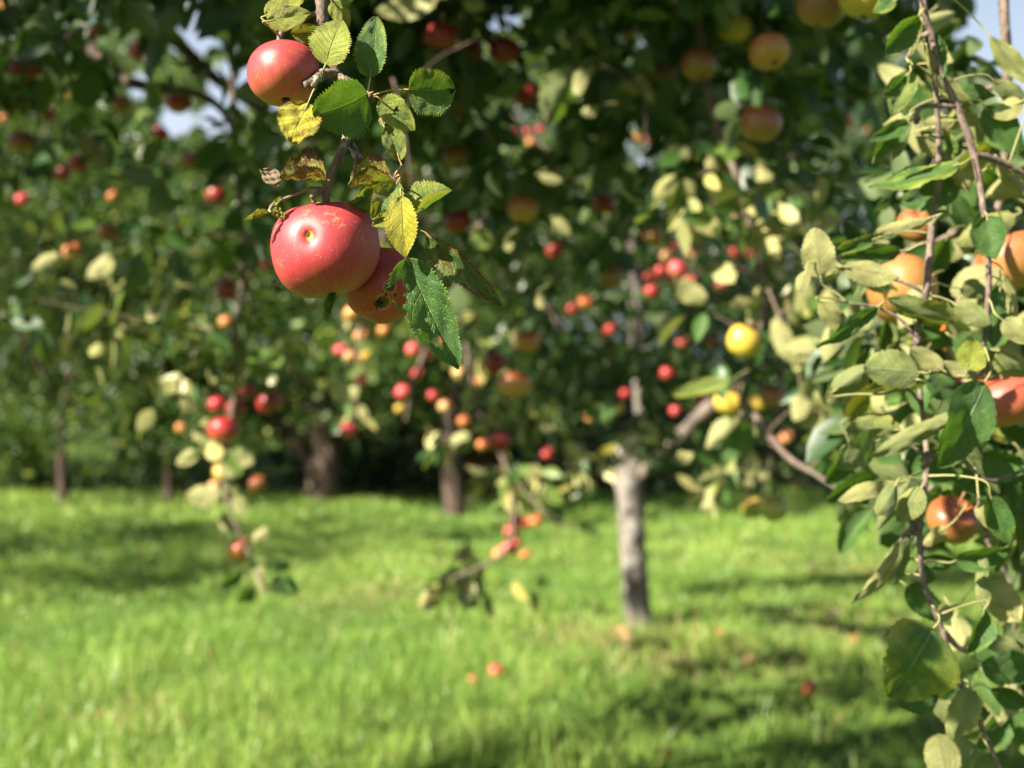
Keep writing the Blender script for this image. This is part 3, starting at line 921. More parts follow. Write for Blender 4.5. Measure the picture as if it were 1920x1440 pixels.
orchard_tree('old tree with thick dark forked trunk at the far edge of the grass', gl, 4.6, 2.3, 0.15, BG, 101, fork=1.0, extra=big_left_limb, keep=keep_bg, clusters=260, per=75)
orchard_tree('far tree whose dark trunk has a pale sunlit foot', gm, 4.3, 1.9, 0.09, BG, 102, fork=1.3, keep=keep_bg, clusters=200, per=70)
orchard_tree('shaded tree with slim black trunk beyond the grass, leftmost', gdk, 4.4, 2.2, 0.05, BG, 103, fork=.95, limbs=4, keep=keep_bg, clusters=300, per=75, mu=0.5, low=.8)
orchard_tree('slender grey-stemmed young tree at the grass edge', gth, 4.0, 1.3, 0.045, BG, 104, fork=1.4, keep=keep_bg, clusters=150, per=70, mu=0.55, low=.8)
for i, (x, y, h, s, lab, mu) in enumerate((
        (-7.2, 19.5, 5.0, 2.4, 'yellowish leafy tree far back behind the slim black trunk', 0.62),
        (-4.2, 21.0, 5.2, 2.3, 'bushy green tree far back between the thin trunks', 0.6),
        (-1.2, 20.0, 4.6, 2.2, 'yellow-green tree far back behind the forked trunk', 0.66),
        (1.6, 21.0, 4.9, 2.4, 'dark green tree far back behind the pale front trunk', 0.45),
        (4.3, 20.0, 4.6, 2.2, 'dim tree far back seen over the pair of green apples', 0.45),
        (7.2, 21.0, 4.7, 2.3, 'far tree behind the leafy branch in front', 0.5),
        (-5.7, 17.6, 4.4, 2.1, 'dense dark tree at the left edge behind the slim black trunk', 0.42), (-4.9, 25.0, 6.0, 3.0, 'tallest dim tree far back at left, seen over the others', 0.4), (2.8, 25.0, 6.0, 3.2, 'tall dim tree far back behind the pale trunk', 0.4))):
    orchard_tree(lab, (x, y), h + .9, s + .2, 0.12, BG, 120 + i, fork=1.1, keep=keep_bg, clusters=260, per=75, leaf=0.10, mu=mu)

# hedge under and behind them
def hedge():
    for i, (x0, x1, y, h, lab, mu) in enumerate(((-9.5, -2.6, 16.7, 2.3, 'tall rough green hedge behind the far trunks', 0.42), (-2.6, 1.2, 16.7, 1.3, 'low dark hedge between the forked trunk and the front tree', 0.4), (1.2, 9.5, 16.5, 1.4, 'dark hedge behind the pale front trunk', 0.35))):
        rg = np.random.default_rng(300 + i)
        n = int((x1 - x0) * 46)
        c = np.stack([rg.uniform(x0, x1, n), y + rg.normal(0, 0.45, n), rg.uniform(0.1, h, n) ], 1)
        c[:, 2] *= 0.78 + 0.22 * np.sin(c[:, 0] * 2.3 + i) + 0.16 * np.sin(c[:, 0] * 5.1)
        c = c[rg.random(len(c)) < 0.75 + .35 * np.sin(c[:, 0] * 3.3 + c[:, 2] * 4)]
        n = len(c)
        t = thing('hedge', lab, 'hedge', ((x0 + x1) / 2, y, 0), 'hedges at the back of the orchard')
        g = Geo()
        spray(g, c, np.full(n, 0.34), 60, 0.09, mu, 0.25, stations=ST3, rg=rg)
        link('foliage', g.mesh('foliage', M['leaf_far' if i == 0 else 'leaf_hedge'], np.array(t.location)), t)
        g = Geo()
        for k in range(int((x1 - x0) * 2.5)):
            x = rg.uniform(x0, x1)
            tube(g, [(x, y, -0.05), (x + rg.normal(0, .1), y + rg.normal(0, .1), h * 0.5), (x + rg.normal(0, .25), y + rg.normal(0, .2), h * 0.95)], [0.025, 0.018, 0.008], 7, 5, seed=k)
            link('stem', g.mesh('stem', M['bark_dark'], np.array(t.location)), t); g = Geo()


hedge()
rg = np.random.default_rng(41)
t = thing('shrub', 'low rusty brown shrub beside the trunk with a pale foot', 'shrub', ground(893, 925))
b = ground(893, 925)
g = Geo()
c = np.stack([b[0] + rg.uniform(-0.16, 0.16, 16), b[1] + rg.normal(0, 0.1, 16), rg.uniform(0.05, 0.36, 16)], 1)
spray(g, c, np.full(16, 0.09), 40, 0.07, 0.6, 0.25, stations=ST3, rg=rg)
link('foliage', g.mesh('foliage', M['leaf_rust'], b), t)
g = Geo()
for k in range(6):
    tube(g, [b + [0, 0, -0.03], b + [rg.uniform(-.1, .1), 0, 0.18], b + [rg.uniform(-.18, .18), rg.normal(0, .06), 0.36]], [0.012, 0.009, 0.004], 6, 5, seed=k)
link('stem', g.mesh('stem', M['bark_dark'], b), t)

# a tree left of the frame whose shadow lies across the back of the lawn, one more farther left
orchard_tree('broad tree standing just outside the lawn, throwing shade over its far side', (-6.6, 8.6), 4.2, 2.5, 0.14, BG, 140, fork=1.2, clusters=150, per=60, leaf=0.10, keep=lambda p: lit_ok(p) & ~in_view(p, 60))

# ------------------------------------------------------------------ front tree (pale trunk in the middle distance)
def front_tree():
    rg = np.random.default_rng(7)
    b = ground(1197, 1188)
    d0 = (b - CAM) @ FWD
    t = thing('apple_tree', 'apple tree with pale sunlit patchy trunk standing alone in the grass', 'tree', b, 'apple trees of the orchard')
    g = Geo()
    pth = [b + [0.012, 0, -0.12], b + [0.006, 0, 0.0], P(1192, 1110, d0), P(1187, 1030, d0), P(1183, 960, d0), P(1180, 900, d0), P(1184, 868, d0), P(1196, 828, d0)]
    tube(g, pth, [0.12, 0.092, 0.072, 0.066, 0.067, 0.070, 0.074, 0.066, 0.044], 46, 20, rough=0.035, seed=3)
    tube(g, [P(1178, 900, d0), P(1168, 858, d0 - .03), P(1157, 822, d0 - .06)], [0.064, 0.045, 0.012], 12, 10, rough=0.05, seed=4)
    for i, (p, r) in enumerate(((P(1186, 1010, d0 - 0.07), 0.022), (P(1176, 955, d0 - 0.072), 0.018), (P(1196, 1085, d0 - 0.07), 0.02))):   # knots
        tube(g, [p + [0, 0.03, 0], p + [0, 0.0, 0], p + [0, -0.012, 0.002]], [r * 1.3, r, r * 0.5], 6, 9, rough=0.05, seed=i)
    link('trunk', g.mesh('trunk', M['bark'], b), t)
    g = Geo()
    tube(g, [P(1188, 885, d0), P(1205, 800, d0), P(1196, 640, d0 - .1), P(1192, 510, d0 - .2), P(1175, 360, d0 - .2), P(1160, 200, d0)], [0.05, 0.044, 0.040, 0.036, 0.028, 0.012], 26, 10, rough=0.05, seed=5)
    link('limb', g.mesh('limb', M['bark'], b), t)
    g = Geo()
    tube(g, [P(1190, 900, d0), P(1222, 872, d0 - .1), P(1272, 824, d0 - .35), P(1330, 765, d0 - .6), P(1420, 690, d0 - .8), P(1540, 560, d0 - .6)], [0.04, 0.032, 0.040, 0.034, 0.026, 0.012], 26, 10, rough=0.05, seed=6)
    link('limb', g.mesh('limb', M['bark_dimmed'], b), t)
    g = Geo()
    for k in range(34):
        a = rg.uniform(0, 2 * pi); r = rg.uniform(0.3, 1.6)
        p0 = b + [math.cos(a) * r * .5, math.sin(a) * r * .5, rg.uniform(1.3, 2.6)]
        p1 = p0 + [math.cos(a) * r, math.sin(a) * r, rg.uniform(-.2, .8)]
        tube(g, [p0, (p0 + p1) / 2 + [0, 0, .12], p1], [0.012, 0.008, 0.003], 9, 5, seed=k)
    link('limb', g.mesh('limb', M['bark_dark'], b), t)  # darker bark colour so these small limbs look shaded
    g = Geo()
    c = rand_ball(330, rg, 0.1)
    ctr = b + np.array([0.05, -0.45, 2.45]) + c * np.array([2.5, 2.2, 1.5]) * (1 + 0.2 * np.sin(4 * np.arctan2(c[:, 1], c[:, 0])))[:, None]
    x, y, d = to_px(ctr)
    drop = ((y > 800) & (x > 1120) & (x < 1480)) | (y > 880)
    ctr = np.vstack([ctr[~drop], PA(rg.uniform(960, 1330, 70), rg.uniform(520, 815, 70), rg.uniform(5.6, 7.2, 70)), PA(rg.uniform(1090, 1300, 34), rg.uniform(720, 845, 34), rg.uniform(6.6, 7.3, 34))])

    def keep(p):
        x, y, d = to_px(p)
        lx = np.interp(y, [510, 640, 800, 885], [1192, 1196, 1205, 1188])
        stray = ((x > 1140) & (x < 1235) & (y > 858)) | (y > 960) | ((np.abs(x - lx) < 26) & (y > 500) & (y < 640) & (d < 7.6)) | ((np.hypot((x - 1280) * .8, y - 815) < 24) & (d < 7.4))
        return gap_ok(p) & lit_ok(p) & ~stray & fruit_ok(p)
    spray(g, ctr, rg.uniform(0.16, 0.34, len(ctr)), 62, 0.075, 0.42, 0.22, keep=keep, rg=rg)
    link('crown', g.mesh('crown', M['leaf_apple'], b), t)
    return t


front_tree()

# ------------------------------------------------------------------ tree whose boughs hang over the view
def overhang_tree():
    rg = np.random.default_rng(19)
    b = np.array([-3.1, 2.3, 0.0])
    t = thing('apple_tree', 'big apple tree whose shaded boughs full of red apples hang over the upper half', 'tree', b, 'apple trees of the orchard')
    g = Geo()
    tube(g, [b + [0, 0, -.1], b + [0, 0, 0.05], b + [0.05, -.05, 0.8], b + [0.1, -.1, 1.6]], [0.22, 0.17, 0.14, 0.15], 20, 14, rough=0.05, seed=2)
    link('trunk', g.mesh('trunk', M['bark_dark'], b), t)
    g = Geo()
    top = b + np.array([0.1, -0.1, 1.55])
    limbs = [
        [top, (-1.9, 3.9, 2.5), (-0.9, 3.2, 2.9), (0.2, 2.9, 2.75), (1.0, 2.9, 2.4)],
        [top, (-2.0, 4.2, 2.3), (-1.2, 4.0, 2.45), P(420, 160, 4.1), P(560, 240, 4.0), P(690, 260, 4.2)],
        [top, (-1.7, 3.6, 2.2), P(100, 60, 3.7), P(230, 150, 3.5), P(400, 190, 3.4), P(470, 330, 3.5)],
        [top, (-1.6, 3.4, 3.0), (-0.6, 2.2, 3.2), (0.1, 1.6, 2.7), (0.35, 1.35, 2.3)],
        [top, (-3.6, 1.9, 2.6), (-4.2, 1.4, 3.2)], [top, (-2.8, 2.0, 2.8), (-2.5, 1.6, 3.7)], [top, (-3.0, 3.4, 2.8), (-2.8, 4.4, 3.4)]]
    rad_ = [[.11, .07, .05, .03, .015], [.07, .04, .026, .016, .010, .005], [.06, .034, .020, .014, .009, .005], [.09, .06, .045, .03, .02], [.07, .04, .012], [.07, .04, .012], [.07, .04, .012]]
    for i, (l, r) in enumerate(zip(limbs, rad_)):
        tube(g, l, r, 30, 9, rough=0.05, seed=i)
    # clusters of leaves seen from below and behind
    n = 2100
    px = rg.uniform(-250, 1760, n); py = rg.uniform(-420, 640, n); d = rg.uniform(2.5, 5.0, n)
    yb = np.interp(px, [-250, 0, 300, 450, 620, 800, 1000, 1230, 1320, 1760], [420, 380, 400, 520, 330, 430, 560, 560, 330, 150])
    ok = (py < yb) & (rg.random(n) < np.clip((yb - py) / 220, 0.22, 1)) & ~((px < 620) & (py > 300) & (rg.random(n) < .25))
    ctr = PA(px, py, d)[ok]
    ctr = ctr[gap_ok(ctr, 1.3)][:470]
    # unseen leaf clusters added sunward to shade those boughs
    src = ctr[rg.integers(0, len(ctr), 760)]
    up = src + SUN * rg.uniform(0.7, 3.0, 760)[:, None] + rg.normal(0, .12, (760, 3))
    fr = np.array([P(f[0], f[1], f[3]) for f in FRUIT if f[1] < 420 and f[2] > 24])
    fr = np.repeat(fr, 5, 0); fr = fr + SUN * rg.uniform(.35, 2.2, len(fr))[:, None] + rg.normal(0, .05, fr.shape)  # more leaves added sunward of the upper apples to shade them
    up = np.vstack([up, fr])
    up = up[lit_ok(up) & ~in_view(up, 120) & (up[:, 1] > -2.5)]
    gen = b + np.array([0, 0, 3.3]) + rand_ball(60, rg) * [1.5, 1.5, 0.9]
    gen = gen[~in_view(gen, 150)]

    def keep(p):
        return gap_ok(p) & lit_ok(p) & fruit_ok(p)
    allup = np.vstack([up, gen])
    gp = allup - SUN * (allup[:, 2:3] / SUN[2])
    gx, gy, gd = to_px(gp)
    onlawn = (gd > 4) & (gx > -200) & (gx < 2100)
    pr = np.where((gx > 1050) & (gy > 1200), .24, np.where(gy > 1250, .5, .20))
    allup = allup[~onlawn | (rg.random(len(allup)) < pr)]
    gc = Geo()
    dim = np.array([P(f[0], f[1], f[3]) for f, a in zip(FRUIT, A) if a[4] == GU and a[2] > 28])
    dim = np.repeat(dim, 4, 0); dim = dim + SUN * rg.uniform(.22, .9, len(dim))[:, None] + rg.normal(0, .02, dim.shape)  # leaves added on the sun side of the overhead apples to dim them
    spray(gc, dim, np.full(len(dim), .075), 16, .075, .42, .2, keep=lambda p: fruit_ok(p) & gap_ok(p), rg=rg)
    spray(gc, ctr, rg.uniform(0.10, 0.22, len(ctr)), 36, 0.072, 0.42, 0.24, keep=keep, rg=rg)
    spray(gc, allup, rg.uniform(0.13, 0.25, len(allup)), 40, 0.08, 0.42, 0.2, keep=lambda p: lit_ok(p) & ~in_view(p, 30), rg=rg, stations=ST3)
    for k in range(len(ctr)):
        if k % 5: continue
        c = ctr[k]
        e = c + unit(rg.standard_normal(3) * [1, 1, .4] + [0, 0, .8]) * rg.uniform(.15, .3)
        tube(g, [e, (e + c) / 2 + rg.normal(0, .03, 3), c + [0, 0, -.06]], [.003, .0024, .0014], 7, 5, seed=k)
    link('limb', g.mesh('limb', M['bark_dark'], b), t)
    link('crown', gc.mesh('crown', M['leaf_apple'], b), t)
    return t


overhang_tree()

# ------------------------------------------------------------------ single leaves
def outline(t, kind):
    p, q = {'long': (.75, .85), 'round': (.45, .62), 'ovate': (.56, .82)}[kind]
    tm = p / (p + q)
    t = np.clip(t, 0, 1)
    return t ** p * (1 - t) ** q / (tm ** p * (1 - tm) ** q)


def leaf_frame(B, T, face, light):
    axis = unit(T - B)
    view = unit(CAM - (B + T) / 2)
    sp = unit(SUN - (SUN @ view) * view)
    want = {'lit': view * 0.75 + SUN * 0.45, 'mid': view, 'dark': view * 0.72 - sp * 0.5, 'edge': view * 0.45 + sp * 0.9, 'down': view * 0.5 + np.array([0, 0, -0.8]), 'up': view * .5 + np.array([0, 0, .8])}[light]
    n = unit(want - (want @ axis) * axis)
    if face == 'U': n = -n
    return axis, n, view


def detail_leaf(geo, b, t, W, d, face='T', light='mid', fold=0.25, bend=0.0, cup=0.0, wav=0.02, kind='ovate', yel=0.2, brn=0.1, pale=0.0, holes=(), rows=26, cols=12, teeth=0.05, seed=0, dt=0.0, crumple=0.0, roll=0.0, mat=0, lop=0.0, tw=0.0):
    """b,t: photo pixels of leaf base and tip at depth d (tip at d+dt); W its apparent width in pixels"""
    rg = np.random.default_rng(seed + 1000)
    B, T = P(b[0], b[1], d), P(t[0], t[1], d + dt)
    axis, n, view = leaf_frame(B, T, face, light)
    if roll:
        side = np.cross(axis, n); n = unit(n * math.cos(roll) + side * math.sin(roll))
    side = unit(np.cross(axis, n))
    L = np.linalg.norm(T - B)
    sv = math.sqrt(max(0.2, 1 - (side @ view) ** 2))
    Wm = W * d / FPX / sv / 2
    ts = np.linspace(0, 1, rows + 1); ss = np.linspace(-1, 1, cols + 1)
    tt, s2 = np.meshgrid(ts, ss, indexing='ij')
    wv = np.maximum(outline(ts, kind), 0.0) * (1 + 0.06 * np.sin(5 * ts + seed))
    tooth = 1 + teeth * (np.arange(rows + 1) % 2 * 2 - 1) * (ts > 0.05) * (ts < 0.99) + 0.4 * teeth * rg.standard_normal(rows + 1)
    ww = wv[:, None] * np.where(np.abs(s2) > 0.96, tooth[:, None], 1.0) * Wm
    ww = ww * np.where(s2 > 0, 1 + lop, 1 - lop)
    # cross profile: fold along the midrib, then cup (curl of the edges)
    a = np.abs(s2)
    ang = fold + cup * a
    X = ww * s2 * np.cos(ang)
    Z = ww * a * np.sin(ang)
    cz = bend * L * 4 * tt * (1 - tt)
    ph1, ph2, ph3 = rg.uniform(0, 6.28, 3)
    Z = Z + cz + wav * L * a * np.sin(11 * tt + ph1 + 2.2 * np.sign(s2)) * 0.8 + 0.006 * L * np.sin(25 * tt + 5 * s2 + ph2) * a
    Z = Z - 0.006 * L * np.abs(np.sin(pi * 8.5 * (tt - 0.26 * a ** 0.85))) * np.clip(1 - a, 0, 1) * (a > 0.02)
    if crumple:
        Z = Z + crumple * L * (np.sin(9 * tt + 3 * s2 + ph1) * np.sin(5 * s2 + ph2 + 3 * tt) + 0.5 * np.sin(17 * tt - 7 * s2 + ph3))
        X = X + crumple * 0.6 * L * np.sin(8 * tt + 4 * s2 + ph3) * a
    if tw:
        ca, sa = np.cos(tw * (tt - .4)), np.sin(tw * (tt - .4))
        X, Z = X * ca - Z * sa, X * sa + Z * ca
    mid = 0.03 * L * np.sin(3 * tt + ph2) * rg.uniform(-1, 1)
    V = B + axis * (tt * L)[..., None] + side * (X + mid)[..., None] + n * Z[..., None]
    V = V.reshape(-1, 3)
    i = np.arange(rows)[:, None] * (cols + 1); j = np.arange(cols)[None]
    Q = np.stack([i + j, i + j + 1, i + cols + 2 + j, i + cols + 1 + j], -1).reshape(-1, 4)
    if holes:
        qc_t = tt.reshape(-1)[Q].mean(1); qc_s = s2.reshape(-1)[Q].mean(1)
        asp = Wm / L
        kill = np.zeros(len(Q), bool)
        for ht, hs, hr in holes:
            an = np.arctan2((qc_s - hs) * asp, qc_t - ht)
            rr = hr * (1 + 0.22 * np.sin(3 * an + seed) + 0.12 * np.sin(7 * an))
            kill |= np.hypot(qc_t - ht, (qc_s - hs) * asp) < rr
        Q = Q[~kill]
    geo.add(V, Q, None, mat, lt=tt.reshape(-1), ls=s2.reshape(-1), yel=yel, brn=brn, pale=pale, rnd=rg.random())
    return B, axis


def petiole(geo, B, axis, target, r=0.0007, mat=1, sag=0.15):
    """leaf stalk from the blade base to a point on its twig"""
    L = np.linalg.norm(target - B)
    if L < 1e-4: return
    m = (B + target) / 2 - axis * 0.25 * L * 0.4 + np.array([0, 0, sag * L * 0.3])
    q = B + axis * 0.006
    tube(geo, [q, B, B - axis * L * 0.25 * 0.8, m, target], [r * 0.6, r, r, r * 1.1, r * 1.4], 14, 6, mat=mat, lt=0.0, ls=0.0)


def nearest(paths, B, axis=None, maxl=None):
    pts = np.concatenate(paths)
    w = np.linalg.norm(pts - B, axis=1)
    if axis is not None:
        dirs = unit(pts - B)
        w = w * (1.25 + 0.5 * (dirs @ axis))
    return pts[np.argmin(w)]


# ------------------------------------------------------------------ apples
def apple_surface(rt, ht, nphi, nth, seed, top_dip=0.30, bot_dip=0.16, lobes=0.022, asym=0.05, shoulder=0.07):
    """apple body: width radius rt, half height ht; local +Z is the stem end"""
    rg = np.random.default_rng(seed + 500)
    ph = np.linspace(0, pi, nphi + 1); th = np.linspace(0, 2 * pi, nth, endpoint=False)
    PH, TH = np.meshgrid(ph, th, indexing='ij')
    r = np.sin(PH) ** 0.92 * (1 + shoulder * np.cos(PH) - 0.02 * np.cos(2 * PH))
    z = np.cos(PH) + 0.0 * PH
    z = np.sign(z) * np.abs(z) ** 0.86
    z = z - top_dip * np.exp(-(PH / 0.30) ** 2) * 1.35 + bot_dip * np.exp(-((pi - PH) / 0.28) ** 2) * 1.2
    lob = 1 + lobes * np.cos(5 * TH + rg.uniform(0, 6)) * np.clip((1 - np.cos(PH)) / 2, 0, 1)
    p1, p2 = rg.uniform(0, 6.28, 2)
    lob = lob * (1 + asym * 0.5 * np.cos(TH + p1) * np.sin(PH) + asym * 0.4 * np.cos(2 * TH + p2) + asym * 0.4 * np.cos(PH * 2 + TH + p2))
    X = r * lob * np.cos(TH) * rt; Y = r * lob * np.sin(TH) * rt; Z = z * (1 + asym * 0.5 * np.cos(TH + p2) * np.sin(PH)) * ht
    V = np.stack([X, Y, Z], -1).reshape(-1, 3)
    i = np.arange(nphi)[:, None] * nth; j = np.arange(nth)[None]; j2 = (j + 1) % nth
    Q = np.stack([i + j, i + nth + j, i + nth + j2, i + j2], -1).reshape(-1, 4)
    mer = np.stack([np.cos(TH), np.sin(TH), PH / pi], -1).reshape(-1, 3)
    return V, Q, mer


def rot_to(zaxis):
    z = unit(np.asarray(zaxis, float))
    x = unit(np.cross([0.3, 1, 0.1], z)); y = np.cross(z, x)
    return np.stack([x, y, z], 1)


APPLE_MESH = {}


def small_apple_mesh(kind, var, res=(16, 20)):
    key = (kind, var, res)
    if key not in APPLE_MESH:
        rg = np.random.default_rng(var * 13 + 5)
        g = Geo()
        V, Q, mer = apple_surface(1.0, 0.86 + 0.08 * rg.uniform(-1, 1), res[0], res[1], var)
        g.add(V, Q, None, 0, mer=mer)
        tube(g, [(0, 0, 0.40), (0.03, 0.01, 0.9), (0.10 * rg.uniform(-1, 1), 0.1 * rg.uniform(-1, 1), 1.25)], [0.05, 0.045, 0.06], 6, 5, mat=1)
        for k in range(5):                                   # dry calyx tips
            a = 2 * pi * k / 5
            tube(g, [(0.03 * math.cos(a), 0.03 * math.sin(a), -0.66), (0.07 * math.cos(a), 0.07 * math.sin(a), -0.80), (0.12 * math.cos(a), 0.12 * math.sin(a), -0.84)], [0.035, 0.03, 0.008], 5, 4, mat=2)
        APPLE_MESH[key] = g.mesh('apple', [M[kind], M['stem'], M['calyx']])
    return APPLE_MESH[key]


NAPPLE = [0]


def apple(px, py, size, kind, label, group, d=None, tilt=None, real=0.070, squash=None, pos=None, res=(16, 20)):
    """an apple of `size` photo pixels; depth follows from its real width unless given"""
    i = NAPPLE[0]; NAPPLE[0] += 1
    rg = np.random.default_rng(900 + i)
    if d is None: d = real * FPX / size
    w_ = size * d / FPX
    o = bpy.data.objects.new('apple', small_apple_mesh(kind, i % 4, res))
    COL.objects.link(o)
    p = P(px, py, d) if pos is None else np.asarray(pos)
    z = np.array([0, 0, 1.0]) + rg.normal(0, 0.3, 3) if tilt is None else np.asarray(tilt, float)
    R = rot_to(z)
    m = Matrix([[*R[0], p[0]], [*R[1], p[1]], [*R[2], p[2]], [0, 0, 0, 1]])
    o.matrix_world = m @ Matrix.Rotation(rg.uniform(0, 6.28), 4, 'Z') @ Matrix.Diagonal((w_ / 2, w_ / 2, w_ / 2, 1))
    tag(o, label, 'apple', group)
    return p, w_ / 2, z

# ------------------------------------------------------------------ foreground branch in focus
FD = 1.03


